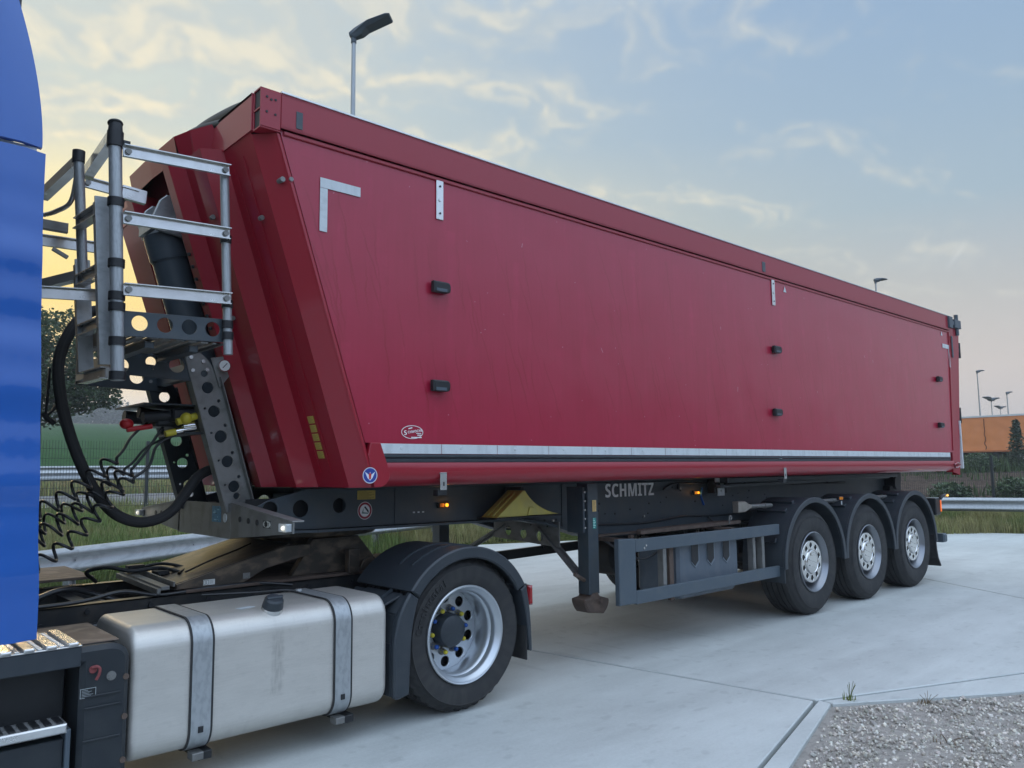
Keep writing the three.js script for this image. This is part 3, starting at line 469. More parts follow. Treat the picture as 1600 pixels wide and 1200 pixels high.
// strip, rubber and rounded sill along the near and far bottom edges
for (const far of [0, 1]) {
  const zf = (z) => far ? -W - z : z;
  const ledge = T('strip_ledge', box(-5.264, 3.93, 1.606, 1.671, Math.min(zf(-.02), zf(.010)), Math.max(zf(-.02), zf(.010)), .003), M.red);
  let x = -5.262; if (!far) while (x < 3.90) { const w = Math.min(rr(.40, .50), 3.925 - x); if (w < .05) break; const sg = box(x, x + w - .004, 1.609, 1.668, .0105, .0128, .0005); mesh('reflective_tape', sg, M.tape, ledge); mesh('rivet', cyl(x + w * .33, 1.645 + rr(-.004, .004), .0138, .014, .004, 10, .008), M.tape, ledge); x += w; }
  T('rubber_strip', [box(-5.25, 3.93, 1.585, 1.605, Math.min(zf(-.02), zf(.016)), Math.max(zf(-.02), zf(.016)), .005), box(-5.25, 3.93, 1.556, 1.582, Math.min(zf(-.02), zf(.010)), Math.max(zf(-.02), zf(.010)), .004)], M.plastic);
  const pr = [[.006, 1.556], [.016, 1.538], [.018, 1.505], [.010, 1.468], [-.012, 1.438], [-.05, 1.420], [-.10, 1.412], [-.62, 1.412]], q = [];
  const segs = 24; for (let s = 0; s < segs; s++) for (let i = 0; i < pr.length - 1; i++) { const xa = lerp(-5.225, 4.05, s / segs), xb = lerp(-5.225, 4.05, (s + 1) / segs); q.push([[xa, pr[i][1], zf(pr[i][0])], [xb, pr[i][1], zf(pr[i][0])], [xb, pr[i + 1][1], zf(pr[i + 1][0])], [xa, pr[i + 1][1], zf(pr[i + 1][0])]]); }
  const sill = T('sill', welded(q), M.red);
  if (!far) for (const [xa, d] of [[-4.83, .05], [-.62, .045]]) { const c = mesh('clamp', [box(xa, xa + d, 1.385, 1.492, .020, .026, .003), box(xa, xa + d, 1.485, 1.493, .0, .026, .002)], M.alu, sill); mesh('slot', box(xa + d * .38, xa + d * .62, 1.41, 1.435, .0255, .0272, .001), M.black, c); mesh('hinge_block', box(xa - .01, xa + d + .01, 1.35, 1.386, -.04, .015), M.black, c); }
}
T('floor', box(-5.2, 4.0, 1.405, 1.42, -W + .4, -.4), M.red);
// marks and fittings on the near wall
for (const [x0, s] of [[-5.675, 1], [4.20, -1]]) mesh('corner_marking', [box(Math.min(x0, x0 + s * .265), Math.max(x0, x0 + s * .265), 3.130, 3.188, .004, .0065, .0005), box(Math.min(x0, x0 + s * .048), Math.max(x0, x0 + s * .048), 2.872, 3.128, .004, .0065, .0005)], M.tape, nearWall);
for (const [x, y] of [[-4.85, 3.117], [-.665, 3.117]]) { const b = mesh('bracket_plate', box(x, x + .056, y, y + .26, .004, .011, .002), M.alu, nearWall); }
for (const x of [-4.822, -.637]) for (const dy of [.04, .13, .22]) mesh('bolt', cyl(x, 3.117 + dy, .013, dy === .13 ? .012 : .007, .006, 8), dy === .13 ? M.alu : M.black, nearWall);
for (const [x, y] of [[-4.895, 2.664], [-4.90, 2.033], [-.725, 2.660], [-.765, 2.034], [3.60, 2.665], [3.55, 2.035]]) {
  const s = new THREE.Shape(); s.moveTo(0, -.034); s.lineTo(.105, -.034); s.quadraticCurveTo(.135, -.034, .135, -.006); s.lineTo(.135, .012); s.quadraticCurveTo(.13, .036, .105, .036); s.lineTo(0, .036); s.closePath();
  const g = prism(s, .005, .052, { bevel: .010 }); g.translate(x, y, 0); const h = mesh('tarp_hook', g, M.black, nearWall); mesh('hook_slot', box(x + .018, x + .10, y - .030, y - .010, .049, .053, .001), M.slateLight, h);
}
const tri = (x, y) => mesh('warning_triangle', prism([[x - .03, y - .03], [x + .03, y - .03], [x, y + .03]], .004, .0055), M.tape, nearWall);
tri(-.40, 3.315); tri(3.93, 3.33);
{
  const mt = canvasMat(512, 320, (x, w, h) => {
    x.clearRect(0, 0, w, h); x.strokeStyle = '#e8e2e2'; x.lineWidth = 14; x.beginPath(); x.ellipse(w / 2, h / 2, 236, 140, 0, 0, 7); x.stroke();
    x.fillStyle = '#efe9e9'; x.save(); x.translate(66, 206); x.rotate(-.16); x.font = 'bold 132px sans-serif'; x.fillText('S', 8, 22); x.font = 'bold 74px sans-serif'; x.fillText('CHWOCHE', 92, 0, 330); x.restore();
    x.save(); x.translate(170, 92); x.rotate(-.3); x.fillRect(0, -14, 90, 22); x.restore(); x.fillRect(344, 176, 112, 16); x.fillRect(368, 212, 92, 20); x.fillRect(230, 262, 236, 22);
  }, { transparent: true });
  mesh('logo_print', decal(-5.115, -4.945, 1.695, 1.785, .0062), mt, nearWall);
  const em = canvasMat(256, 256, (x, w) => { x.clearRect(0, 0, w, w); x.fillStyle = '#c9c9d4'; x.beginPath(); x.arc(128, 128, 126, 0, 7); x.fill(); x.fillStyle = '#28408f'; x.beginPath(); x.arc(128, 128, 112, 0, 7); x.fill(); x.fillStyle = '#d9dbe6'; x.beginPath(); x.moveTo(40, 70); x.lineTo(110, 120); x.lineTo(128, 70); x.lineTo(150, 118); x.lineTo(216, 70); x.lineTo(170, 170); x.lineTo(128, 210); x.lineTo(84, 168); x.fill(); x.fillStyle = '#c23a3a'; x.beginPath(); x.moveTo(104, 110); x.lineTo(128, 86); x.lineTo(152, 112); x.lineTo(142, 190); x.lineTo(112, 190); x.fill(); }, { transparent: true });
  mesh('round_emblem', decal(-5.385, -5.285, 1.435, 1.530, .0205), em, nearWall);
}
// tail: rear posts, tailgate, hinges, lights of the edge
{
  const rearX = (y) => 4.25 + (y - 1.36) * .165;
  for (const far of [0, 1]) { const z = far ? -W : 0, s = far ? -1 : 1; const g = faces([[[4.03 + 0, 1.40, z], [rearX(1.36), 1.36, z + s * .012], [rearX(3.56), 3.56, z + s * .012], [4.19, 3.605, z]], [[rearX(1.36), 1.36, z + s * .012], [rearX(1.36), 1.36, z - s * .09], [rearX(3.56), 3.56, z - s * .09], [rearX(3.56), 3.56, z + s * .012]], [[4.03, 1.40, z], [4.03, 1.40, z - s * .09], [4.19, 3.6, z - s * .09], [4.19, 3.6, z]]]); const p = T('rear_post', g, M.red); if (!far) { mesh('seam', bar(V(4.06, 1.70, .006), V(4.20, 3.38, .008), .010, .010), M.red, p); mesh('edge_light_strip', box(4.34, 4.37, 1.45, 2.12, -.03, .03), M.tape, p); mesh('plate', box(4.27, 4.31, 3.02, 3.33, .012, .02), M.slateLight, p); } }
  T('tailgate', [faces([[[rearX(1.45), 1.45, -.09], [rearX(1.45), 1.45, -W + .09], [rearX(3.56), 3.56, -W + .09], [rearX(3.56), 3.56, -.09]]]), ...[1.6, 2.2, 2.8, 3.4].map((y) => bar(V(rearX(y), y, -.09), V(rearX(y), y, -W + .09), .06, .1))], M.red);
  for (const z of [.02, -W - .02]) T('tailgate_hinge', [box(4.15, 4.28, 3.44, 3.60, z - .03, z + .03), box(4.36, 4.60, 3.46, 3.58, z - .03, z + .03), box(4.26, 4.40, 3.49, 3.55, z - .02, z + .02), rod(V(4.50, 3.36, z), V(4.50, 3.66, z), .028)], M.slateLight);
  for (const y of [3.15, 2.2]) T('gate_latch', [rod(V(rearX(y) + .05, y - .11, -.01), V(rearX(y) + .05, y + .11, -.01), .03), box(rearX(y) + .01, rearX(y) + .08, y - .03, y + .03, -.04, .01)], M.black);
  T('spill_flap', tube([[4.0, 1.50, .03], [4.12, 1.53, .035], [4.22, 1.50, .03], [4.12, 1.47, .035], [4.02, 1.47, .03]], .012, 30, 6), M.redLens);
  for (const z of [-.65, -1.9]) T('body_pivot', [cyl(3.55, 1.26, z, .10, .18), box(3.45, 3.72, 1.27, 1.41, z - .07, z + .07), box(3.38, 3.75, 1.10, 1.22, z - .05, z + .05)], M.black);
}
// ---- chassis
{
  const out = [[-5.74, 1.20], [-5.62, 1.15], [-5.3, 1.138], [-3.55, 1.125], [-3.2, 1.07], [-2.78, .95], [-2.4, .925], [3.55, .925], [3.72, 1.02], [3.72, 1.36], [-5.4, 1.385], [-5.62, 1.33], [-5.74, 1.27]];
  for (const far of [0, 1]) {
    const zo = far ? -1.85 : -.70, s = far ? -1 : 1, holes = [[-5.602, 1.275, .050], [-5.395, 1.272, .055], [-5.118, 1.282, .048]];
    const r = T('chassis_rail', prism(out, zo, zo - s * .012, { holes, bevel: .002 }), M.slate);
    const low = [[-5.62, 1.146], [-5.3, 1.134], [-3.55, 1.121], [-3.2, 1.066], [-2.78, .946], [-2.4, .921], [3.55, .921]];
    mesh('bottom_flange', low.slice(0, -1).map((p, i) => { const q = low[i + 1]; return bar(V(p[0], p[1] - .008, zo + s * -.03), V(q[0], q[1] - .008, zo + s * -.03), .15, .016); }), M.slate, r);
    mesh('top_flange', box(-5.4, 3.7, 1.386, 1.400, zo - .10, zo + .06), M.slate, r);
    if (far) continue;
    const zt = zo + .0035;
    mesh('inner_web', box(-5.72, -4.5, 1.16, 1.34, -.80, -.78, .002), M.black, r);
    mesh('weld_seam', [bar(V(-4.68, 1.39, zt - .002), V(-4.68, 1.135, zt - .002), .008, .008), bar(V(-3.0, 1.38, zt - .002), V(-3.0, 1.0, zt - .002), .03, .012)], M.slate, r);
    mesh('sticker', plate(-4.985, -4.845, 1.315, 1.375, zt), M.yellowSticker, r, 'faded yellow instruction sticker');
    const sign = canvasMat(256, 256, (x) => { x.clearRect(0, 0, 256, 256); x.fillStyle = '#d8d8da'; x.beginPath(); x.arc(128, 128, 127, 0, 7); x.fill(); x.fillStyle = '#8d1c30'; x.beginPath(); x.arc(128, 128, 118, 0, 7); x.fill(); x.fillStyle = '#e1e2e4'; x.beginPath(); x.arc(128, 128, 88, 0, 7); x.fill(); x.fillStyle = '#16202a'; x.beginPath(); x.moveTo(112, 76); x.lineTo(136, 66); x.lineTo(196, 134); x.lineTo(192, 168); x.fill(); x.fillStyle = '#5c7a78'; x.beginPath(); x.moveTo(108, 84); x.lineTo(70, 168); x.lineTo(190, 176); x.lineTo(180, 160); x.lineTo(100, 150); x.fill(); }, { transparent: true });
    mesh('round_sign', decal(-4.982, -4.868, 1.180, 1.300, zt), sign, r, 'round red-rimmed tipping sign');
    for (const x of [-4.53, -4.49, -4.45]) mesh('white_dot', plate(x, x + .016, 1.205, 1.215, zt), M.tape, r);
    const tx = new TextGeometry('SCHMITZ', { font, size: .102, depth: .004, curveSegments: 4 }); tx.computeBoundingBox(); const bb = tx.boundingBox; tx.translate(-bb.min.x, -bb.min.y, 0); tx.scale(.695 / (bb.max.x - bb.min.x), 1.16, 1); tx.translate(-2.455, 1.247, zo + .001); mesh('lettering', tx, std({ color: L(.90, .91, .91), roughness: .5 }), r, 'pale grey block lettering reading SCHMITZ');
    for (let i = 0; i < 46; i++) { const x = rr(-3.4, 1.0), y = rr(1.0, 1.33); if (x > -2.5 && x < -1.7 && y > 1.2) continue; mesh('bolt_hole', cyl(x, y, zt - .001, rr(.006, .011), .004, 7), M.black, r); }
    for (const [x, y] of [[-1.93, 1.06], [-1.35, 1.30], [-3.13, 1.08]]) mesh('bolt', cyl(x, y, zt + .006, .011, .018, 8), M.alu, r);
  }
  for (const x of [-5.0, -3.9, -2.6, -1.2, .6, 2.0, 3.3]) T('cross_member', box(x - .05, x + .05, 1.15, 1.34, -1.84, -.715), M.slate);
  for (const [x, z] of [[-4.30, -.695], [-1.12, -.695]]) { const l = T('side_marker_lamp', box(x - .02, x + .085, 1.232, 1.272, z, z + .016, .003), M.black); mesh('amber_reflector', box(x - .008, x + .032, 1.238, 1.266, z + .0165, z + .022, .002), M.amber, l); mesh('amber_lamp', cyl(x + .055, 1.252, z + .020, .013, .012, 12), M.amberLit, l); const pl = new THREE.PointLight(L(1, .45, .05), .006, 1.5); pl.position.set(x + .055, 1.252, z + .045); pl.castShadow = true; trailer.add(pl); pl.name = 'marker_glow'; }
  // centre body support and hose block behind the sill
  const vp = canvasMat(64, 128, (x, w, h) => { x.fillStyle = '#b9c0c4'; x.fillRect(0, 0, w, h); x.fillStyle = '#20262b'; x.beginPath(); x.arc(4, 40, 14, 0, 7); x.arc(60, 40, 14, 0, 7); x.fill(); x.fillRect(28, 66, 8, 12); });
  T('valve_plate', prism([[-.84, 1.215], [-.72, 1.215], [-.72, 1.285], [-.735, 1.32], [-.69, 1.36], [-.69, 1.395], [-.88, 1.395], [-.88, 1.36], [-.825, 1.32], [-.84, 1.285]], -.60, -.592, { holes: [[-.78, 1.265, .010]] }), M.tape);
  T('valve_knob', [cyl(-.86, 1.325, -.585, .028, .04), cyl(-.70, 1.325, -.585, .028, .04), box(-.88, -.66, 1.24, 1.38, -.69, -.602)], M.black);
  T('air_line', tube([[-1.02, 1.30, -.66], [-1.05, 1.22, -.655], [-1.0, 1.13, -.66]], .012, 16, 6), M.cap.blue);
  T('body_bearer', [bar(V(-.9, 1.31, -.55), V(3.2, 1.345, -.55), .05, .03), box(-.8, 3.4, 1.345, 1.395, -.66, -.5)], M.slate);
  // pipes and cables clipped along the rail
  const run = T('chassis_pipe', [tube([[-1.62, 1.30, -.69], [-1.5, 1.345, -.684], [-1.2, 1.35, -.684], [-.3, 1.33, -.683], [.9, 1.30, -.682], [2.2, 1.29, -.684]], .011, 60, 6), tube([[-2.7, 1.02, -.685], [-1.9, 1.0, -.682], [-1.3, 1.03, -.684], [-.7, 1.01, -.684], [.2, 1.04, -.683]], .009, 50, 6)], M.hose);
  for (const x of [-1.4, -.2, .8, 1.7]) mesh('pipe_clip', box(x, x + .02, 1.30, 1.36, -.694, -.668, .003), M.black, run);
  T('brake_hose', [tube([[-.9, 1.0, -.68], [-.7, .86, -.62], [-.5, .80, -.55], [-.35, .74, -.5]], .012, 24, 6), tube([[.5, 1.02, -.68], [.62, .9, -.60], [.8, .84, -.52], [.95, .76, -.48]], .012, 24, 6), tube([[-2.62, .93, -.66], [-2.5, .80, -.5], [-2.3, .72, -.42], [-2.1, .80, -.36]], .010, 24, 6)], M.hose);
  // wheel chock in its holder
  const ch = T('wheel_chock', (() => { const s = new THREE.Shape(); s.moveTo(-3.93, 1.15); s.lineTo(-3.66, 1.345); s.lineTo(-3.635, 1.345); s.quadraticCurveTo(-3.52, 1.195, -3.27, 1.152); s.closePath(); return prism(s, -.66, -.48, { bevel: .006 }); })(), M.yellow, 'faded yellow plastic wheel chock');
  mesh('chock_rib', [-.60, -.54].map((z) => bar(V(-3.925, 1.16, z), V(-3.69, 1.33, z), .018, .012)), M.yellow, ch);
  mesh('chock_foot', prism([[-3.62, 1.155], [-3.60, 1.215], [-3.56, 1.215], [-3.49, 1.155]], -.482, -.468, { bevel: .003 }), M.yellow, ch);
  T('chock_holder', [box(-3.95, -3.25, 1.138, 1.150, -.69, -.46), box(-3.66, -3.63, 1.33, 1.37, -.69, -.50)], M.black);
}
// ---- landing gear
for (const far of [0, 1]) {
  const z = far ? -2.25 : -.30, l = T('landing_leg', [box(-3.125, -3.005, .52, 1.39, z - .12, z), box(-3.105, -3.02, .42, .54, z - .10, z - .02)], M.slate);
  const s = new THREE.Shape(); s.moveTo(-3.22, .49); s.quadraticCurveTo(-3.23, .44, -3.16, .385); s.lineTo(-2.95, .36); s.quadraticCurveTo(-2.87, .41, -2.875, .47); s.lineTo(-3.0, .50); s.lineTo(-3.03, .53); s.lineTo(-3.10, .53); s.lineTo(-3.13, .50); s.closePath();
  mesh('foot', prism(s, z - .14, z + .015, { bevel: .012 }).scale(.82, 1, 1).translate(-.55, 0, 0), M.rust, l); mesh('foot_pin', cyl(-3.03, .47, z + .024, .018, .04, 10), M.rust, l); mesh('crank_stub', rod(V(-3.13, .63, z - .05), V(-3.27, .69, z - .02), .016, 8), M.rust, l);
  mesh('mount_flange', box(-3.16, -3.135, 1.0, 1.36, z - .2, z - .02), M.slate, l); for (let k = 0; k < 5; k++) mesh('bolt', cyl(-3.148, 1.04 + k * .07, z - .013, .008, .01, 8), M.alu, l);
  if (!far) {
    mesh('sticker', plate(-3.075, -3.03, 1.165, 1.255, .0018 + z), canvasMat(64, 128, (x, w, h) => { x.fillStyle = '#d9b878'; x.fillRect(0, 0, w, h); x.fillStyle = '#8d6b35'; for (let i = 0; i < 9; i++) x.fillRect(6, 10 + i * 13, 30 + (i * 17) % 22, 4); }), l, 'pale yellow instruction label');
    mesh('sticker', plate(-3.072, -3.035, 1.03, 1.115, .0018 + z), canvasMat(64, 128, (x, w, h) => { x.fillStyle = '#2f8f86'; x.fillRect(0, 0, w, h); x.fillStyle = '#bfe0da'; for (let i = 0; i < 6; i++) x.fillRect(6, 8 + i * 20, 22 + (i * 13) % 28, 9); }), l, 'small green label');
  }
  mesh('brace', [bar(V(-3.10, 1.02, far ? -1.32 : -.885), V(-3.10, .62, far ? -2.2 : -.40), .012, .06, V(1, 0, 0)), bar(V(-3.07, 1.02, far ? -1.32 : -.885), V(-3.07, .62, far ? -2.2 : -.40), .05, .012, V(1, 0, 0))], M.steel, l);
}
{ const s = new THREE.Shape([[.64, 1.07], [1.46, 1.07], [1.46, .905], [.64, .862]].map(([a, b]) => new THREE.Vector2(a, b))); const g = prism(s, 0, .012, { holes: [[.87, .942, .044], [1.075, .952, .044], [1.27, .968, .042]] }); g.rotateY(Math.PI / 2); g.translate(-3.11, 0, 0); T('brace_plate', g, M.steel); }
T('far_side_guard', [bar(V(-3.0, .57, -2.45), V(-.4, .62, -2.45), .05, .10), box(-1.55, -1.48, .62, 1.1, -2.46, -2.40), box(-3.0, -2.9, .55, 1.1, -2.46, -2.40)], M.black);
// ---- near side guard with end plate
{
  const g = T('side_guard', box(-2.853, -.63, .845, .945, -.085, -.05, .004), M.slateLight);
  mesh('lower_bar', box(-2.853, -.645, .443, .545, -.085, -.05, .004), M.slateLight, g);
  mesh('end_plate', prism([[-3.062, .455], [-2.856, .452], [-2.856, .952], [-3.062, .958]], -.095, -.045, { bevel: .006 }), M.slateLight, g);
  for (const x of [-2.45, -1.06, -.9]) mesh('upright', box(x, x + .045, .50, .93, -.15, -.088), x < -2 || x > -1 ? M.steel : M.steel, g);
  for (const y of [.9, .88]) mesh('rivet', cyl(-2.745 + (y - .88) * 1.2, y - .01, -.048, .009, .006, 8), M.alu, g);
  // tool box with three shield pockets
  const tb = T('tool_box', (() => { const s = new THREE.Shape([[-2.10, .385], [-1.30, .385], [-1.22, .44], [-1.22, .875], [-2.16, .875], [-2.16, .44]].map(([a, b]) => new THREE.Vector2(a, b))); return prism(s, -.60, -.15, { bevel: .025 }); })(), std({ map: tinted([.095, .120, .150], .6, { dirt: [.13, .15, .17] }), roughness: .55 }), 'blue-grey plastic tool box');
  const shield = (x, y, w, h) => [[x - w, y + h], [x + w, y + h], [x + w, y - h * .55], [x, y - h], [x - w, y - h * .55]];
  for (const x of [-1.93, -1.69, -1.44]) { const y = .745; mesh('shield_rim', prism(shield(x + .012, y - .01, .062, .105), -.152, -.142, { bevel: .003 }), std({ color: L(.15, .18, .21), roughness: .5 }), tb); const pk = mesh('shield_pocket', prism(shield(x, y, .05, .092), -.141, -.136, { bevel: .001 }), M.black, tb); }
  T('pallet_frame', [box(-2.75, -.95, .925, .945, -.60, -.56), bar(V(-2.5, .965, -.30), V(-.95, .975, -.30), .05, .03), bar(V(-2.3, .955, -.45), V(-.95, .965, -.45), .06, .03), box(-2.75, -2.70, .90, .93, -.60, -.1), box(-1.4, -1.35, .93, .95, -.60, -.1), box(-2.31, -2.25, .40, .93, -.16, -.13), box(-2.40, -2.36, .42, .93, -.5, -.46)], M.rust);
  T('eye_bolt', [tube([[-1.27, .98, -.2], [-1.27, 1.03, -.2], [-1.25, 1.05, -.2], [-1.23, 1.03, -.2], [-1.25, 1.01, -.2]], .008, 20, 5)], M.steel);
  T('air_tank', (() => { const a = cyl(-1.70, .66, -1.30, .21, .30, 28); a.rotateY(0); return a; })(), M.black);
}
// ---- wheels
const tyreProf = (R, w, n) => { const p = [[.292, -.045], [.300, -.022], [.33, -.008], [.37, -.001], [.42, 0], [R - .065, -.006], [R - .038, -.018], [R - .018, -.036], [R - .006, -.052]]; const inner = -w; let z = -.055; const gs = n, lw = (w - .11 - gs * .012) / (gs + 1); for (let k = 0; k <= gs; k++) { p.push([R, z], [R, z - lw]); z -= lw; if (k < gs) { p.push([R - .012, z - .001], [R - .012, z - .011]); z -= .012; } } for (const [r, zz] of [[R - .018, -.036], [R - .065, -.006], [.42, 0], [.33, -.008], [.292, -.045]]) p.push([r, -w - zz]); return p; };
const lug = (step) => ([r, z], i, j) => (i >= 7 && i <= 9 && j % step < 1) ? [r - .010, z] : [r, z];
const trailTyre = turned(tyreProf(.53, .385, 4), 96, ([r, z], i, j) => (i === 8 || i === 9) && j % 2 ? [r - .003, z] : [r, z]);
const rimOuter = turned([[.290, -.05], [.303, -.020], [.305, -.006], [.297, -.002], [.288, -.012], [.278, -.03], [.258, -.055], [.252, -.12], [.245, -.16], [.20, -.17]], 64);
function ringPlate(R, hole, z0, z1, n, rh, rc, bev = .003) { const s = new THREE.Shape(); s.absarc(0, 0, R, 0, Math.PI * 2, false); const holes = []; for (let k = 0; k < n; k++) { const a = (k + .5) / n * Math.PI * 2; holes.push([Math.cos(a) * rh, Math.sin(a) * rh, rc]); } if (hole) holes.push([0, 0, hole]); return prism(s, z0, z1, { holes, bevel: bev, curve: 40 }); }
function trailerWheel(parent, x, far) {
  const w = new THREE.Group(); w.name = 'wheel'; w.position.set(x, .53, far ? -W + .02 : -.02); if (far) w.rotation.y = Math.PI; parent.add(w); w.rotation.z = rr(0, 6) * 0;
  mesh('tyre', trailTyre, M.rubber, w); mesh('rim', rimOuter, M.darkRim, w);
  mesh('sidewall_ring', turned([[.455, .0005], [.46, .003], [.465, .0005]], 72), M.rubber, w);
  const cover = mesh('wheel_cover', join([ringPlate(.213, .118, -.052, -.038, 10, .166, .026), turned([[.213, -.045], [.222, -.075], [.226, -.15]], 56), turned([[.128, -.040], [.121, -.024], [.112, -.020], [.108, -.026], [.0001, -.024]], 48)]), M.chrome, w);
  mesh('nut_recess', [...Array(10).keys()].map((k) => { const a = (k + .5) / 10 * Math.PI * 2; return join([cyl(Math.cos(a) * .166, Math.sin(a) * .166, -.075, .0255, .02, 12), cyl(Math.cos(a) * .166, Math.sin(a) * .166, -.058, .013, .03, 6)]); }), M.black, w);
  mesh('cap_rib', [bar(V(-.075, .028, -.021), V(.085, -.012, -.021), .012, .008, V(0, 0, 1)), bar(V(-.07, -.032, -.021), V(.06, -.06, -.021), .012, .008, V(0, 0, 1)), box(-.035, .035, .062, .088, -.026, -.019)], M.chrome, w);
}
for (const x of [0, 1.31, 2.62]) { for (const far of [0, 1]) trailerWheel(trailer, x, far); T('axle', [cyl(x, .53, ZC, .075, 1.9, 16), box(x - .5, x + .05, .60, .72, -.80, -.68), box(x - .5, x + .05, .60, .72, -1.87, -1.75)], M.black); T('air_bellows', [cyl(0, 0, 0, .14, .26, 20).rotateX(Math.PI / 2).translate(x + .32, .79, -.72)], M.black); }
// ---- trailer mudguards
function arch(R, t, a0, a1, cx, cy) { const s = new THREE.Shape(); s.absarc(cx, cy, R, a0, a1, false); s.absarc(cx, cy, R - t, a1, a0, true); s.closePath(); return s; }
for (const [i, x] of [0, 1.31, 2.62].entries()) for (const far of [0, 1]) {
  const R = .650, zo = far ? -W + .02 : -.0, s = far ? 1 : -1;
  const f = T('mudguard', prism(arch(R, .012, -.02, Math.PI + .02, x, .53), zo, zo + s * .46, { curve: 36 }), M.plastic);
  mesh('lip', prism(arch(R + .006, .055, -.03, Math.PI + .03, x, .53), zo + s * -.012, zo + s * .016, { bevel: .005, curve: 36 }), M.plastic, f);
  for (const a of [1.95, 2.2, 2.75]) { const c = Math.cos(a), n = Math.sin(a); mesh('rib', bar(V(x + c * (R + .01), .53 + n * (R + .01), zo + s * .10), V(x + c * (R + .01), .53 + n * (R + .01), zo + s * .42), .05, .025, V(c, n, 0)), M.plastic, f); }
  if (i === 0) mesh('front_flap', box(x - .655, x - .64, .38, .53, Math.min(zo + s * .46, zo), Math.max(zo, zo + s * .46)), M.plastic, f);
}
T('mud_flap', prism([[3.24, .60], [3.27, .60], [3.285, .42], [3.32, .30], [3.40, .19], [3.37, .185], [3.29, .29], [3.255, .42]], -.46, -.01, { bevel: .003 }), M.rubber);
for (const [x, col] of [[-.86, 1], [.60, 0], [1.92, 0]]) { const b = T('mudguard_bracket', [rod(V(x, 1.12, -.24), V(x + .42, 1.115, -.24), .022, 12), cyl(0, 0, 0, .028, .04).rotateY(Math.PI / 2).translate(x + .3, 1.115, -.24)], M.steel); if (col) mesh('bracket_shoe', [prism([[x - .24, 1.07], [x - .12, 1.07], [x - .03, 1.10], [x, 1.10], [x, 1.14], [x - .03, 1.14], [x - .12, 1.175], [x - .24, 1.175]], -.27, -.20, { bevel: .006 })], std({ map: tinted([.36, .33, .29], .6), metalness: .6, roughness: .45 }), b); }
{ const l = T('side_marker_lamp', box(.69, .79, 1.13, 1.17, -.09, -.06), M.black); mesh('amber_reflector', box(.70, .735, 1.135, 1.165, -.06, -.055, .002), M.amber, l); mesh('amber_lamp', box(.745, .78, 1.135, 1.165, -.06, -.055, .002), M.amber, l); mesh('clear_tag', box(.73, .755, 1.08, 1.12, -.06, -.055, .002), M.lens, l); }
// ---- rear underrun bar and lights
{
  T('underrun_bar', [box(3.62, 3.74, .47, .585, -W + .05, -.03, .02), box(3.3, 3.65, .55, .95, -.9, -.86), box(3.3, 3.65, .55, .95, -1.70, -1.66)], M.slateLight);
  for (const z of [-.35, -W + .06]) { const r = T('rear_light_box', box(3.45, 3.62, .84, 1.06, z, z + .30, .01), M.black); mesh('tail_lamp', box(3.622, 3.645, .86, 1.04, z + .02, z + .28, .006), M.redLens, r); if (z > -1) { mesh('edge_lamp', box(3.60, 3.622, .88, 1.03, z + .301, z + .312, .002), std({ color: L(.75, .14, .03), emissive: L(1, .2, .04), emissiveIntensity: .6, roughness: .3 }), r); const am = mesh('outline_lamp', tube([[3.62, 1.05, z + .30], [3.66, 1.09, z + .32], [3.74, 1.09, z + .33]], .022, 12, 8), M.hose, r); mesh('amber_lens', box(3.70, 3.80, 1.075, 1.105, z + .32, z + .35, .01), M.amberLit, r); const pl = new THREE.PointLight(L(1, .5, .15), .01, 2); pl.position.set(3.82, 1.09, z + .37); pl.castShadow = true; pl.name = 'outline_glow'; trailer.add(pl); } }
}
// ---- hydraulic ram in the pocket
{
  const ax = (y) => V(-6.115 + (3.05 - y) * .318, y, ZC), c = T('hydraulic_ram', [rod(ax(3.05), ax(1.35), .112, 32)], M.slateLight, 'dark blue-grey hydraulic ram');
  const dir = ax(1.35).sub(ax(3.05)).normalize(); mesh('collar', [rod(ax(3.06), ax(2.90), .122, 32), rod(ax(2.905), ax(2.89), .117, 32)], M.slateLight, c);
  mesh('top_mount', [-.155, .125].map((dz) => { const s = new THREE.Shape([[-6.23, 3.13], [-6.19, 3.24], [-6.15, 3.28], [-6.07, 3.28], [-6.03, 3.20], [-5.80, 2.62], [-5.90, 2.62], [-6.04, 3.02], [-6.20, 3.04]].map(([a, b]) => new THREE.Vector2(a, b))); return prism(s, ZC + dz, ZC + dz + .03, { bevel: .005, holes: [[-6.075, 3.125, .035]] }); }), M.galv, c);
  mesh('mount_bridge', [bar(V(-6.21, 3.10, ZC - .14), V(-6.21, 3.10, ZC + .14), .03, .09), cyl(-6.075, 3.125, ZC, .034, .34, 16)], M.galv, c);
}
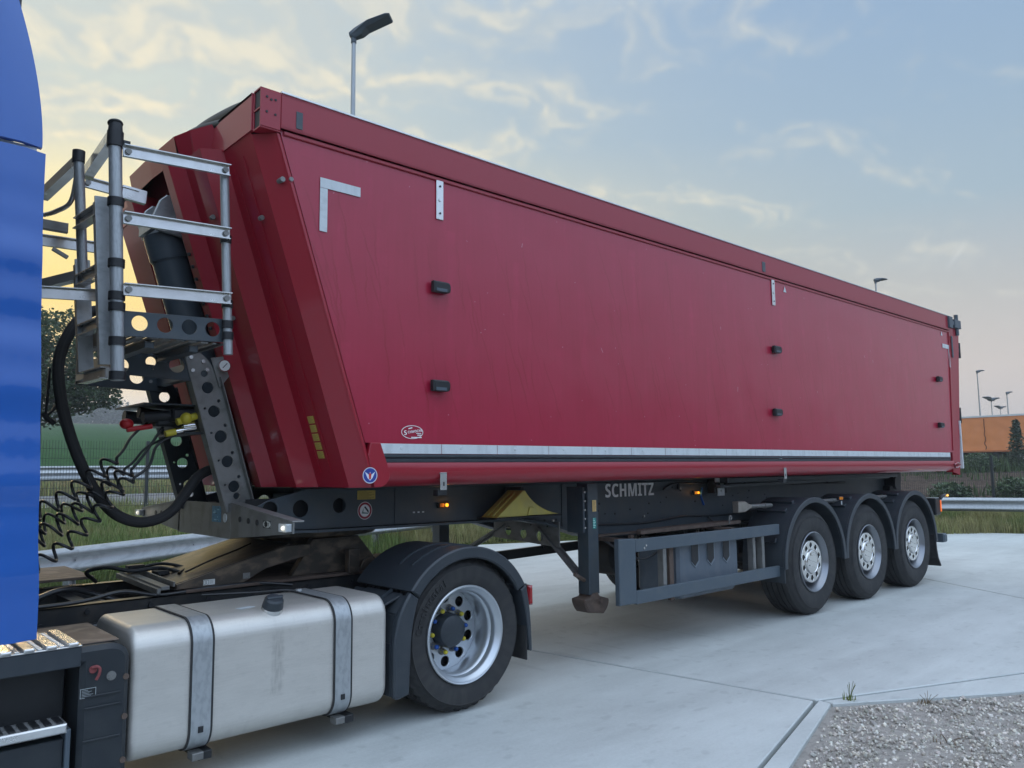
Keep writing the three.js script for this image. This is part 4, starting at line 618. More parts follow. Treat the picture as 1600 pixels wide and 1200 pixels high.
// ---- front carrier: base channel, marker arms, two perforated struts
{
  const bx = -5.78;
  const base = T('carrier_base', [box(bx - .012, bx, 1.10, 1.315, -1.74, -.84, .004), box(bx, bx + .25, 1.10, 1.112, -1.74, -.84, .003), box(bx, bx + .25, 1.10, 1.30, -.852, -.84, .003), box(bx, bx + .25, 1.10, 1.30, -1.74, -1.728, .003)], M.steel);
  const yz = (pts, x0, x1) => { const g = prism(pts, 0, x1 - x0, { bevel: .002 }); g.rotateY(Math.PI / 2); g.translate(x0, 0, 0); return g; };            // outline in (-z, y), extruded along x
  for (const far of [0, 1]) {
    const m = (z) => far ? W + z : -z, pts = [[m(-.84), 1.315], [m(-.84), 1.105], [m(-.70), 1.115], [m(-.02), 1.175], [m(-.015), 1.235]];
    const arm = T('marker_arm', [yz(pts, bx - .012, bx), bar(V(bx + .02, 1.318, far ? -1.71 : -.84), V(bx + .02, 1.239, far ? -2.535 : -.015), .07, .008)], M.steel);
    for (let k = 0; k < 4; k++) { const z = -.70 + k * .12; mesh('arm_slot', (() => { const g = cyl(0, 0, 0, .017, .006, 10); g.rotateY(Math.PI / 2); g.translate(bx - .0135, 1.225 + .0 - k * .004, far ? -W - z : z); return g; })(), M.black, arm); }
    const zl = far ? -2.50 : -.05; mesh('marker_lamp', box(bx - .05, bx - .013, 1.185, 1.228, zl - .065, zl + .03, .006), M.lens, arm);
    mesh('marker_bulb', (() => { const g = new THREE.SphereGeometry(.014, 10, 8); g.translate(bx - .052, 1.206, zl + .005); return g; })(), M.whiteLit, arm);
    const pl = new THREE.PointLight(L(1, .92, .75), .004, 1.5); pl.position.set(bx - .09, 1.206, zl + .005); pl.castShadow = true; pl.name = 'marker_glow'; trailer.add(pl);
    if (!far) mesh('number_print', (() => { const g = plate(-.05, .05, -.022, .022, 0, .002); g.rotateY(-Math.PI / 2); g.translate(bx - .0135, 1.212, -.33); return g; })(), canvasMat(128, 64, (x, w, h) => { x.fillStyle = '#3c3d3b'; x.fillRect(0, 0, w, h); x.fillStyle = '#b8b7ae'; x.beginPath(); x.ellipse(64, 32, 62, 28, 0, 0, 7); x.fill(); x.fillStyle = '#2a2a28'; x.font = 'bold 40px sans-serif'; x.fillText('1501', 16, 47); }), arm);
    // perforated strut with a folded edge
    const z = far ? -1.66 : -.885, sx = (y) => (y - 1.26) * -.300; const P = [[-5.80, 1.26], [-5.625, 1.26], [-5.625 + sx(2.10), 2.10], [-5.66 + sx(2.2), 2.20], [-5.70 + sx(2.25), 2.245], [-5.80 + sx(2.25), 2.25]];
    const holes = []; for (const [y, r] of [[1.36, .02], [1.42, .036], [1.575, .036], [1.73, .038], [1.885, .036], [2.03, .036], [2.115, .020]]) holes.push([-5.712 + sx(y), y, r]); for (const y of [1.48, 1.63, 1.80, 1.95]) holes.push([-5.665 + sx(y), y, .010], [-5.765 + sx(y - .05), y - .05, .007]);
    const st = T('strut', prism(P, z - .006, z + .006, { holes, bevel: .002 }), far ? M.plastic : M.steel);
    mesh('strut_fold', [bar(V(-5.625, 1.262, z + .02), V(-5.625 + sx(2.10), 2.10, z + .02), .05, .006, V(1, .3, 0)), bar(V(-5.80, 1.262, z - .03), V(-5.80 + sx(2.25), 2.25, z - .03), .07, .006, V(1, .3, 0))], far ? M.plastic : M.steel, st);
    for (const [x, y] of [[-5.71, 1.30], [-5.77, 2.21], [-5.70, 2.19], [-5.78, 2.13], [-5.69, 2.14]]) mesh('bolt', cyl(x + (y > 2 ? sx(y) : 0), y, z + .012, .012, .014, 8), M.alu, st);
  }
  const blue = canvasMat(96, 96, (x, w, h) => { x.fillStyle = '#3f7f9c'; x.fillRect(0, 0, w, h); x.fillStyle = '#8fc0d2'; for (let i = 0; i < 9; i++) x.fillRect(rr(2, 60), rr(2, 88), rr(8, 34), 5); x.fillStyle = '#2b5568'; for (let i = 0; i < 7; i++) x.fillRect(rr(2, 60), rr(2, 88), rr(6, 24), 6); });
  const s1 = plate(-.07, .07, -.05, .05, 0, .002); s1.rotateY(-Math.PI / 2); s1.translate(bx - .0135, 1.245, -1.06); mesh('sticker', s1, blue, base, 'worn blue sticker');
  const s2 = cyl(0, 0, 0, .028, .003, 20); s2.rotateY(Math.PI / 2); s2.translate(bx - .0135, 1.225, -.925); mesh('sticker', s2, M.tape, base);
  // pressure gauge on its plate
  const gp = T('gauge_plate', prism([[-5.935, 2.215], [-5.83, 2.235], [-5.785, 2.15], [-5.875, 2.03]], -.872, -.864, { bevel: .001 }), M.steel);
  mesh('gauge', (() => { const g = cyl(-5.862, 2.168, -.845, .038, .035, 28); return g; })(), M.chrome, gp);
  mesh('gauge_dial', cyl(-5.862, 2.168, -.8265, .033, .002, 24), std({ color: L(.70, .70, .68), roughness: .4 }), gp); mesh('needle', bar(V(-5.875, 2.153, -.824), V(-5.848, 2.184, -.824), .004, .002, V(0, 0, 1)), M.black, gp);
  // air coupling board between the struts
  const vb = T('coupling_board', [box(-6.30, -5.94, 1.915, 1.925, -1.5, -.92), box(-5.95, -5.93, 1.745, 1.92, -1.62, -.90), box(-6.05, -5.93, 1.745, 1.755, -1.5, -.92)], M.plastic);
  mesh('coupling', [rod(V(-6.26, 1.88, -1.15), V(-6.02, 1.85, -1.15), .035), rod(V(-6.28, 1.84, -1.0), V(-6.0, 1.87, -1.02), .032), rod(V(-6.30, 1.86, -1.3), V(-6.0, 1.84, -1.3), .04), box(-6.2, -6.0, 1.79, 1.86, -1.28, -1.0, .012), box(-6.12, -5.96, 1.82, 1.90, -1.02, -.95, .012)], M.black, vb);
  mesh('yellow_coupling', [rod(V(-6.10, 1.815, -.945), V(-5.96, 1.865, -.95), .022), new THREE.SphereGeometry(.036, 14, 10).translate(-6.05, 1.838, -.93), rod(V(-6.16, 1.742, -.96), V(-6.10, 1.757, -.96), .02)], M.cap.yellow, vb);
  mesh('chrome_coupling', [rod(V(-6.10, 1.757, -.96), V(-5.98, 1.785, -.96), .02), rod(V(-6.06, 1.79, -.96), V(-5.99, 1.80, -.96), .026)], M.chrome, vb);
  mesh('red_coupling', [new THREE.SphereGeometry(.036, 14, 10).scale(1.1, .9, 1).translate(-6.36, 1.80, -1.03), rod(V(-6.36, 1.765, -1.02), V(-6.22, 1.79, -1.02), .016)], M.redCap, vb);
}
// ---- service platform with handrails and ladder
{
  const fit = (g) => (Array.isArray(g) ? join(g) : g).scale(.934, .934, .934).translate(-.514, .100, .260);            // drawn full size beside the wall, then set .3 m in from the near side
  const P = (name, geo, mat) => T(name, fit(geo), mat), S = (name, geo, mat, parent) => mesh(name, fit(geo), mat, parent);
  const x0 = -6.535, x1 = -5.955, zn = -.60, zf = -1.31, y0 = 2.255, y1 = 2.395;
  const holes = [0, 1, 2, 3].map((k) => [-6.437 + k * .135, 2.335 + k * .004, .043]);
  const pn = P('platform_panel', prism([[x0, y0], [x1, y0 + .02], [x1, y1 + .02], [x0, y1]], zn - .006, zn + .003, { holes, bevel: .002 }), M.slate);
  P('platform_panel', prism([[x0, y0], [x1, y0], [x1, y1], [x0, y1]], zf - .003, zf + .006, { holes, bevel: .002 }), M.slate);
  P('platform_end', [box(x0 - .006, x0 + .003, y0, y1, zf, zn - .008), box(x0 - .02, x0 + .01, y1, y1 + .02, zf, zn)], M.steel);
  P('platform_deck', [...range(x0 + .02, x1 - .05, .07).map((x) => box(x, x + .045, y0 + .004, y0 + .016, zf + .01, zn - .01, .002))], M.steel);
  T('platform_beam', prism([[-6.50, 2.08], [-5.93, 2.06], [-5.93, 2.19], [-6.50, 2.235]], -.90, -.888, { holes: [[-6.13, 2.155, .045], [-6.28, 2.165, .03], [-6.44, 2.13, .04], [-6.27, 2.125, .008]], bevel: .002 }), M.slate);
  T('platform_beam', prism([[-6.50, 2.08], [-5.93, 2.06], [-5.93, 2.19], [-6.50, 2.235]], -1.66, -1.648, { holes: [[-6.13, 2.155, .045], [-6.35, 2.165, .04]], bevel: .002 }), M.slate);
  for (const x of [-6.50, -6.0]) { T('platform_cross_beam', box(x, x + .055, 2.10, 2.20, -1.645, -.902), M.slate); T('platform_outrigger', box(x + (x > -6.2 ? -.25 : .02), x + (x > -6.2 ? -.20 : .07), 2.165, 2.20, -.886, -.36), M.slate); }
  const post = (a, b, r, caps) => { const p = P('handrail_post', rod(a, b, r, 20), M.galv); for (const t of caps) { const c = a.clone().lerp(b, t); S('clamp', new THREE.CylinderGeometry(r * 1.25, r * 1.25, .045, 18).translate(c.x, c.y, c.z), M.black, p); } return p; };
  const pl = post(V(-6.546, 2.005, zn + .03), V(-6.612, 3.335, zn + .03), .034, [.02, .16, .30, .345, .48, .735, .985]);
  S('post_cap', [new THREE.CylinderGeometry(.042, .042, .085, 20).translate(-6.612, 3.335, zn + .03), new THREE.CylinderGeometry(.034, .038, .05, 20).translate(-6.613, 3.40, zn + .03), new THREE.TorusGeometry(.032, .008, 8, 20).rotateX(1.3).translate(-6.615, 3.425, zn + .03), box(-6.58, -6.54, 3.30, 3.335, zn + .02, zn + .06)], M.black, pl);
  post(V(-5.947, 2.20, zn + .03), V(-6.003, 3.315, zn + .03), .026, [.10, .16, .27, .62]);
  const flatBar = (a, b) => { const g = P('handrail_bar', [bar(a, b, .008, .062), bar(a.clone().add(V(0, .031, .014)), b.clone().add(V(0, .031, .014)), .034, .005), bar(a.clone().add(V(0, -.031, .010)), b.clone().add(V(0, -.031, .010)), .024, .005)], M.alu); for (const t of [.045, .955]) { const c = a.clone().lerp(b, t); S('bolt', cyl(c.x, c.y, c.z + .012, .017, .014, 12), M.steel, g); } return g; };
  flatBar(V(-6.58, 3.268, zn + .062), V(-5.985, 3.305, zn + .062)); flatBar(V(-6.565, 2.893, zn + .062), V(-5.972, 2.918, zn + .062)); flatBar(V(-6.548, 2.498, zn + .062), V(-5.955, 2.528, zn + .062));
  flatBar(V(-6.95, 2.886, zf + .03), V(-6.46, 2.90, zf + .03)); flatBar(V(-6.95, 2.505, zf + .34), V(-6.55, 2.525, zf + .40)); flatBar(V(-6.58, 3.31, zf), V(-6.27, 3.29, zf));
  P('handrail_sleeve', [bar(V(-6.37, 3.30, zf), V(-6.22, 3.29, zf), .04, .085)], M.alu);
  // ladder on the front corner
  const A = (y) => V(-6.59 - (y - 2.1) * .075, y, -1.03), B = (y) => V(-6.565 - (y - 2.05) * .07, y, -.665);
  const sl = P('ladder_stile', [bar(B(2.10), B(3.03), .012, .09, V(1, 0, 0)), bar(B(2.10).add(V(-.04, 0, -.02)), B(3.0).add(V(-.04, 0, -.02)), .05, .008, V(1, 0, 0))], M.galv);
  P('ladder_stile', [bar(A(2.08), A(2.75), .012, .08, V(1, 0, 0)), bar(A(2.08).add(V(-.035, 0, -.02)), A(2.72).add(V(-.035, 0, -.02)), .05, .008, V(1, 0, 0)), rod(A(2.6), A(3.37), .028, 18)], M.galv);
  S('cap', new THREE.CylinderGeometry(.034, .034, .07, 18).translate(A(3.36).x, 3.36, -1.03), M.black, sl);
  for (const y of [2.055, 2.33, 2.62, 2.955]) { const a = A(y), b = B(y); P('ladder_rung', [bar(a, b, .035, .05), bar(a.clone().add(V(-.02, .03, 0)), b.clone().add(V(-.02, .03, 0)), .05, .006), bar(a.clone().add(V(-.02, -.03, 0)), b.clone().add(V(-.02, -.03, 0)), .05, .006)], M.alu); }
  P('swing_rail', [bar(V(-6.615, 3.36, zn + .01), V(-6.605, 3.315, -1.14), .055, .06), cyl(0, 0, 0, .035, .05).rotateX(Math.PI / 2).translate(-6.605, 3.31, -1.15)], M.alu);
  P('swing_rail', [bar(A(3.33), V(-6.745, 3.27, -1.62), .055, .06), tube([[-6.69, 3.40, -1.02], [-6.69, 3.2, -1.05], [-6.70, 3.10, -1.10], [-6.74, 3.075, -1.25], [-6.78, 3.10, -1.5]], .014, 40, 8)], M.alu);
  P('swing_rail', [bar(A(2.66), V(-6.82, 2.63, -1.45), .05, .055)], M.alu);
  P('side_bracket', [box(-6.80, -6.66, 2.97, 3.03, -1.34, -1.30), bar(V(-6.8, 2.78, -1.0), V(-6.72, 2.74, -1.0), .02, .02)], M.steel);
}
T('mudplate_front', box(-5.6, -4.6, 1.118, 1.132, -1.75, -.80), M.grease);
T('king_pin', (() => cyl(0, 0, 0, .045, .10, 16).rotateX(Math.PI / 2).translate(-5.02, 1.075, ZC))(), M.grease);

// ---------------------------------------------------------------- the blue tractor unit
const tractor = thing('tractor_unit', 'blue truck tractor coupled to the red trailer', 'truck');
const K = (name, geo, mat, label) => mesh(name, geo, mat, tractor, label);
{
  // cab side deflector: wavy moulded panel, then the roof panel above an open gap
  const panel = (y0, y1, edge, wave, zOut) => { const nx = 10, ny = 120, pos = [], uv = [], idx = []; for (const side of [0, 1]) for (let j = 0; j <= ny; j++) for (let i = 0; i <= nx; i++) { const y = lerp(y0, y1, j / ny), x = lerp(-7.9, edge(y), i / nx), t = i / nx; const roll = -.03 * Math.pow(smooth(.86, 1, t), 2); pos.push(x, y, zOut + (side ? -.03 : 0) + roll + wave * (Math.sin(y * 13.5 + .7 * Math.sin(y * 4.1)) * .6 + Math.sin(y * 31) * .25) * smooth(.95, .6, Math.abs((y - (y0 + y1) / 2) / ((y1 - y0) / 2)))); uv.push(x, y); } const n = (nx + 1) * (ny + 1); for (const side of [0, 1]) for (let j = 0; j < ny; j++) for (let i = 0; i < nx; i++) { const a = side * n + j * (nx + 1) + i, b = a + nx + 1; idx.push(a, a + 1, b, a + 1, b + 1, b); } for (let j = 0; j < ny; j++) { const a = j * (nx + 1) + nx, b = a + nx + 1; idx.push(a, a + n, b, a + n, b + n, b); } for (const j of [0, ny]) for (let i = 0; i < nx; i++) { const a = j * (nx + 1) + i; idx.push(a, a + 1, a + n, a + 1, a + 1 + n, a + n); } const g = new THREE.BufferGeometry(); g.setAttribute('position', new THREE.Float32BufferAttribute(pos, 3)); g.setAttribute('uv', new THREE.Float32BufferAttribute(uv, 2)); g.setIndex(idx); return toCreasedNormals(g, .7); };
  const lowEdge = (y) => -6.985 + (y < 1.2 ? .012 * smooth(1.25, .95, y) - .03 * smooth(1.15, 1.25, y) * 0 : 0) - .055 * smooth(1.0, 2.98, y);
  for (const z of [0, -W + .03]) { K('side_deflector', panel(.80, 2.965, lowEdge, .009, z), M.blue); K('roof_deflector', panel(2.99, 3.95, (y) => -7.055 - .30 * Math.pow(clamp((y - 3.0) / 1.1), 1.7), .0, z), M.blue); }
  K('deflector_seal', [box(-7.6, -7.075, 2.965, 2.99, -.05, -.035, .002)], M.tape);
  // cab body
  K('cab', [box(-9.3, -7.32, 1.05, 3.05, -W + .04, -.05, .06), box(-9.2, -7.40, 3.05, 3.75, -W + .15, -.12, .10)], M.blue);
  K('cab_shade_screen', [box(-7.14, -7.12, 1.06, 2.98, -W + .08, -.06, .004), box(-7.20, -7.16, 3.0, 3.85, -W + .10, -.08, .004)], M.coal);  // unseen dark screen added close behind the cab to shade the front wall
  for (const z of [-.031, -W + .031]) K('deflector_lining', box(-7.115, -7.06, .95, 2.9, z - .012 , z - .006, .001).translate(0, 0, z < -1 ? .02 : -.012), M.plastic);
  K('windscreen', box(-9.315, -9.29, 2.05, 2.85, -W + .2, -.2, .01), M.black);
  const dr = K('door', box(-9.0, -8.05, 1.15, 2.95, -.045, -.030, .004), M.blue); mesh('door_window', box(-8.9, -8.15, 2.1, 2.8, -.030, -.026, .003), M.black, dr); mesh('handle', box(-8.2, -8.08, 1.75, 1.80, -.03, 0, .005), M.black, dr);
  K('bumper', box(-9.4, -8.9, .35, 1.04, -W + .03, -.03, .05), M.plastic);
  // chassis rails, cross members
  for (const z of [-.86, -1.69]) { const r = K('chassis_rail', [box(-9.1, -4.0, .55, .80, z - .008, z, .002), box(-9.1, -4.0, .790, .80, z - .075, z, .002), box(-9.1, -4.0, .55, .56, z - .075, z, .002)], M.frame); for (let k = 0; k < 26; k++) mesh('bolt', cyl(-6.9 + k * .11, .76 - (k % 3) * .05, z + .008, .014, .018, 8), M.black, r); }
  for (const x of [-7.2, -6.5, -5.2, -4.2]) K('cross_member', box(x - .04, x + .04, .58, .76, -1.68, -.90), M.black);
  K('frame_cable', [tube([[-7.1, .815, -.84], [-6.6, .82, -.845], [-6.4, .85, -.84], [-6.2, .81, -.845], [-5.9, .82, -.84], [-5.6, .815, -.84], [-5.4, .79, -.78]], .011, 60, 6), tube([[-6.9, .70, -.83], [-6.4, .68, -.83], [-5.8, .70, -.83], [-5.2, .66, -.82]], .02, 40, 6), tube([[-6.9, .74, -1.2], [-6.6, .84, -1.25], [-6.4, .78, -1.3], [-6.2, .70, -1.2]], .018, 30, 6)], M.hose);
  K('catwalk_plate', box(-7.3, -6.35, .845, .862, -2.35, -1.60, .003), M.wood);
  K('centre_cover', [box(-7.2, -6.6, .60, .66, -1.6, -.95), cyl(-6.3, .62, ZC, .10, 1.4)], M.black);
  // fifth wheel
  const fw = K('fifth_wheel', (() => { const s = new THREE.Shape(); s.absellipse(0, 0, .50, .44, .35, Math.PI * 2 - .35, false); s.lineTo(.30, -.04); s.lineTo(.05, -.04); s.lineTo(.05, .04); s.lineTo(.30, .04); s.closePath(); const g = prism(s, 0, .045, { bevel: .008, curve: 30 }); g.rotateX(-Math.PI / 2); g.translate(-5.05, 1.068, ZC); return g; })(), M.grease);
  mesh('sliding_plate', box(-6.05, -4.15, .803, .822, -1.72, -.83, .003), M.rust, fw);
  for (const z of [-.93, -1.62]) mesh('pedestal', prism([[-5.35, .825], [-4.65, .825], [-4.85, 1.06], [-5.2, 1.06]], z - .03, z + .03, { bevel: .006 }), M.grease, fw);
  const ramp = mesh('ramp_plate', prism([[-6.10, .858], [-5.50, 1.012], [-5.38, 1.045], [-5.38, 1.028], [-5.50, .996], [-6.10, .840]], -1.68, -.872, { bevel: .003 }), M.grease, fw);
  mesh('ramp_side', prism([[-6.10, .826], [-6.10, .856], [-5.42, 1.03], [-5.25, 1.03], [-5.25, .96], [-5.55, .90], [-5.70, .826]], -.868, -.850, { bevel: .003 }), M.grease, fw);
  mesh('ramp_side', prism([[-6.10, .826], [-6.10, .856], [-5.42, 1.03], [-5.25, 1.03], [-5.25, .90], [-5.6, .826]], -1.70, -1.685, { bevel: .003 }), M.grease, fw);
  mesh('plate_label', plate(-5.945, -5.875, .836, .868, -.8485, .002), canvasMat(128, 64, (x, w, h) => { x.fillStyle = '#cfd0cc'; x.fillRect(0, 0, w, h); x.strokeStyle = '#4b4b48'; x.lineWidth = 4; x.strokeRect(6, 8, 20, 46); x.strokeRect(36, 8, 22, 46); x.fillStyle = '#77776f'; for (let i = 0; i < 4; i++) x.fillRect(68, 10 + i * 12, 44, 4); }), fw);
  mesh('plate_label', plate(-5.70, -5.655, .85, .885, -.8485, .002), M.steel, fw);
  mesh('front_bar', [bar(V(-6.17, .868, -1.62), V(-6.17, .845, -.83), .05, .022), bar(V(-6.205, .85, -1.62), V(-6.205, .83, -.83), .022, .03), bar(V(-6.12, .885, -1.62), V(-6.12, .862, -.83), .012, .03)], M.steel, fw);
  mesh('pedestal_bracket', [box(-4.98, -4.90, .82, .98, -.86, -.80), prism([[-4.88, .823], [-4.74, .823], [-4.75, .89], [-4.80, .92], [-4.85, .89]], -.85, -.83, { bevel: .003 })], M.grease, fw);
  K('grease_hose', [tube([[-6.35, .83, -1.55], [-6.42, .90, -1.5], [-6.33, .93, -1.4], [-6.2, .90, -1.35], [-6.05, .91, -1.3], [-5.95, .88, -1.15]], .013, 50, 6), tube([[-6.15, .89, -1.5], [-6.0, .92, -1.45], [-5.9, .90, -1.3], [-6.0, .89, -1.1]], .010, 40, 6), tube([[-5.98, .90, -1.05], [-5.8, .955, -1.1], [-5.62, 1.0, -1.15], [-5.50, 1.03, -1.2]], .006, 30, 5), box(-6.20, -6.10, .88, .925, -1.50, -1.42, .01), box(-6.10, -6.02, .87, .90, -1.3, -1.2, .01)], M.black);
  // fuel tank with two straps
  const tk = (() => { const s = new THREE.Shape(), r = .115, x0 = -.665, x1 = -.02, y0 = .165, y1 = .785; s.moveTo(x0 + r, y0); s.lineTo(x1 - r, y0); s.absarc(x1 - r, y0 + r, r, -Math.PI / 2, 0, false); s.lineTo(x1, y1 - r); s.absarc(x1 - r, y1 - r, r, 0, Math.PI / 2, false); s.lineTo(x0 + r, y1); s.absarc(x0 + r, y1 - r, r, Math.PI / 2, Math.PI, false); s.lineTo(x0, y0 + r); s.absarc(x0 + r, y0 + r, r, Math.PI, Math.PI * 1.5, false); return s; })();
  const tankG = new THREE.ExtrudeGeometry(tk, { depth: 1.33, bevelEnabled: true, bevelThickness: .035, bevelSize: .032, bevelOffset: -.032, bevelSegments: 5, curveSegments: 14 });
  const along = (g) => { g.rotateY(-Math.PI / 2); return g; };
  { const g = tankG; const p = g.attributes.position; for (let i = 0; i < p.count; i++) { const X = p.getX(i), Z = p.getZ(i); p.setXYZ(i, Z, p.getY(i), X); } const u = g.attributes.uv; const ix = []; for (let i = 0; i < p.count; i += 3) { for (const k of [0, 2, 1]) ix.push(i + k); } g.setIndex(ix); g.computeVertexNormals(); g.translate(-6.545, 0, 0); const uv = new Float32Array(p.count * 2); for (let i = 0; i < p.count; i++) { uv[2 * i] = (p.getX(i) + 6.6) / 1.46; uv[2 * i + 1] = p.getY(i) / 1.1 - (p.getZ(i) + .02) * .55; } g.setAttribute('uv', new THREE.BufferAttribute(uv, 2)); }
  const tank = K('fuel_tank', toCreasedNormals(tankG, .6), M.tank, 'dull aluminium fuel tank');
  const loop = (off, w, x) => { const s = new THREE.Shape(), r = .115 + off, x0 = -.665 - off, x1 = -.02 + off, y0 = .165 - off, y1 = .785 + off; const ptsOf = (o) => { const q = new THREE.Path(), R = r + o, a0 = x0 - o, a1 = x1 + o, b0 = y0 - o, b1 = y1 + o; q.moveTo(a0 + R, b0); q.lineTo(a1 - R, b0); q.absarc(a1 - R, b0 + R, R, -Math.PI / 2, 0, false); q.lineTo(a1, b1 - R); q.absarc(a1 - R, b1 - R, R, 0, Math.PI / 2, false); q.lineTo(a0 + R, b1); q.absarc(a0 + R, b1 - R, R, Math.PI / 2, Math.PI, false); q.lineTo(a0, b0 + R); q.absarc(a0 + R, b0 + R, R, Math.PI, Math.PI * 1.5, false); return q.getPoints(10); }; const sh = new THREE.Shape(ptsOf(.006)); sh.holes.push(new THREE.Path(ptsOf(0))); const g = new THREE.ExtrudeGeometry(sh, { depth: w, bevelEnabled: false }); const p = g.attributes.position; for (let i = 0; i < p.count; i++) { const X = p.getX(i), Z = p.getZ(i); p.setXYZ(i, Z + x, p.getY(i), X); } const ix = []; for (let i = 0; i < p.count; i += 3) for (const k of [0, 2, 1]) ix.push(i + k); g.setIndex(ix); const h = g.toNonIndexed(); h.computeVertexNormals(); return h; };
  for (const x of [-6.315, -5.535]) { const b = mesh('tank_strap', loop(.004, .095, x + .010), M.galv, tank); mesh('strap_edge', [loop(.003, .012, x), loop(.003, .012, x + .104)], M.rubber, b); mesh('strap_bolt', box(x + .03, x + .085, .12, .155, -.10, -.03), M.steel, b); mesh('strap_slot', box(x + .045, x + .07, .255, .285, -.012, -.004), M.black, b); }
  const onTank = (g) => { g.rotateX(.42); g.translate(-5.86, .772, -.105); return g; };
  mesh('fuel_cap', [...[new THREE.CylinderGeometry(.050, .056, .042, 28).translate(0, .045, 0), new THREE.CylinderGeometry(.040, .050, .010, 28).translate(0, .071, 0), box(-.045, .045, .068, .086, -.012, .012, .006)].map(onTank)], M.plastic, tank); mesh('filler_neck', onTank(new THREE.CylinderGeometry(.055, .060, .03, 28).translate(0, .012, 0)), M.chrome, tank);
  { const g = new THREE.BoxGeometry(.09, .002, .05); g.rotateY(.3); g.translate(-5.965, .7875, -.20); mesh('sticker', g, M.tape, tank); }
  { const st = K('tank_cable', tube([[-6.0, .80, -.72], [-5.75, .80, -.60], [-5.55, .80, -.52], [-5.50, .785, -.50]], .008, 24, 5), M.hose); mesh('sensor', cyl(0, 0, 0, .02, .03, 10).rotateX(Math.PI / 2).translate(-5.50, .79, -.50), M.alu, st); }
  for (const x of [-6.25, -5.45]) K('tank_bracket', [box(x, x + .07, .12, .75, -.85, -.68), box(x + .002, x + .068, .11, .15, -.84, -.05)], M.black);
  // battery housing, tread and lower step
  const bb = K('battery_housing', (() => { const s = new THREE.Shape(); s.moveTo(-6.80, .05); s.lineTo(-6.595, .05); s.lineTo(-6.595, .66); s.quadraticCurveTo(-6.60, .732, -6.68, .741); s.lineTo(-7.3, .741); s.lineTo(-7.3, .66); s.lineTo(-6.80, .66); s.closePath(); return prism(s, -.62, .0, { bevel: .022 }); })(), M.coal, 'black plastic battery housing');
  mesh('rear_panel', box(-7.3, -6.82, .05, .655, -.60, -.16, .01), M.black, bb);
  for (const y of [.52, .47, .33, .17]) mesh('moulded_rib', box(-6.78, -6.63, y, y + .008, -.004, .008, .002), M.coal, bb);
  for (const y of [.585, .41, .22]) mesh('screw', cyl(-6.612, y, .003, .013, .010, 12), M.rust, bb);
  mesh('dust_cover', box(-6.98, -6.63, .7412, .747, -.60, -.06, .003), M.wood, bb, 'dusty brown top of the housing');
  mesh('switch_key', [tube([[-6.757, .650, .012], [-6.742, .655, .022], [-6.730, .645, .026], [-6.732, .62, .026], [-6.742, .597, .022]], .0065, 20, 7), cyl(-6.752, .64, .004, .016, .012, 14)], std({ color: L(.22, .05, .05), roughness: .5 }), bb, 'faded red isolator key');
  mesh('lock', [cyl(-6.675, .60, .004, .020, .010, 18), cyl(-6.675, .60, .009, .012, .006, 12)], M.steel, bb);
  mesh('plate_label', plate(-6.80, -6.735, .52, .562, .0015, .003), canvasMat(128, 80, (x, w, h) => { x.fillStyle = '#0f1519'; x.fillRect(0, 0, w, h); x.strokeStyle = '#aeb4b4'; x.lineWidth = 4; x.strokeRect(3, 3, w - 6, h - 6); x.fillStyle = '#9aa0a0'; for (let i = 0; i < 5; i++) x.fillRect(14, 14 + i * 12, 50 + (i * 29) % 46, 4); }), bb);
  const tr = K('tread_step', box(-7.4, -6.80, .748, .754, -.42, .004, .002), M.alu); 
  for (let k = 0; k < 6; k++) { const x = -6.835 - k * .085; mesh('tread_rib', [bar(V(x, .761, -.40), V(x, .761, .012), .040, .016, V(0, 1, 0), .006)], M.alu, tr); mesh('tread_teeth', [...Array(13).keys()].map((i) => box(x - .052, x - .034, .753, .761, -.39 + i * .031, -.375 + i * .031, .002)), M.alu, tr); }
  mesh('step_skirt', box(-7.4, -6.80, .660, .746, -.03, .002, .004), M.plastic, tr);
  const ls = K('lower_step', box(-7.5, -6.845, .388, .428, -.15, .006, .006), M.alu); mesh('tread_pad', [...Array(14).keys()].map((i) => box(-6.88 - i * .045, -6.855 - i * .045, .4285, .434, -.13, -.012, .002)), M.black, ls);
  mesh('step_post', box(-6.848, -6.828, .05, .40, -.14, .0, .003), M.slateLight, ls);
  K('step_well', [box(-7.6, -6.85, .05, .36, -.55, -.02), box(-7.6, -7.2, .40, .69, -.55, -.05)], M.coal);
}
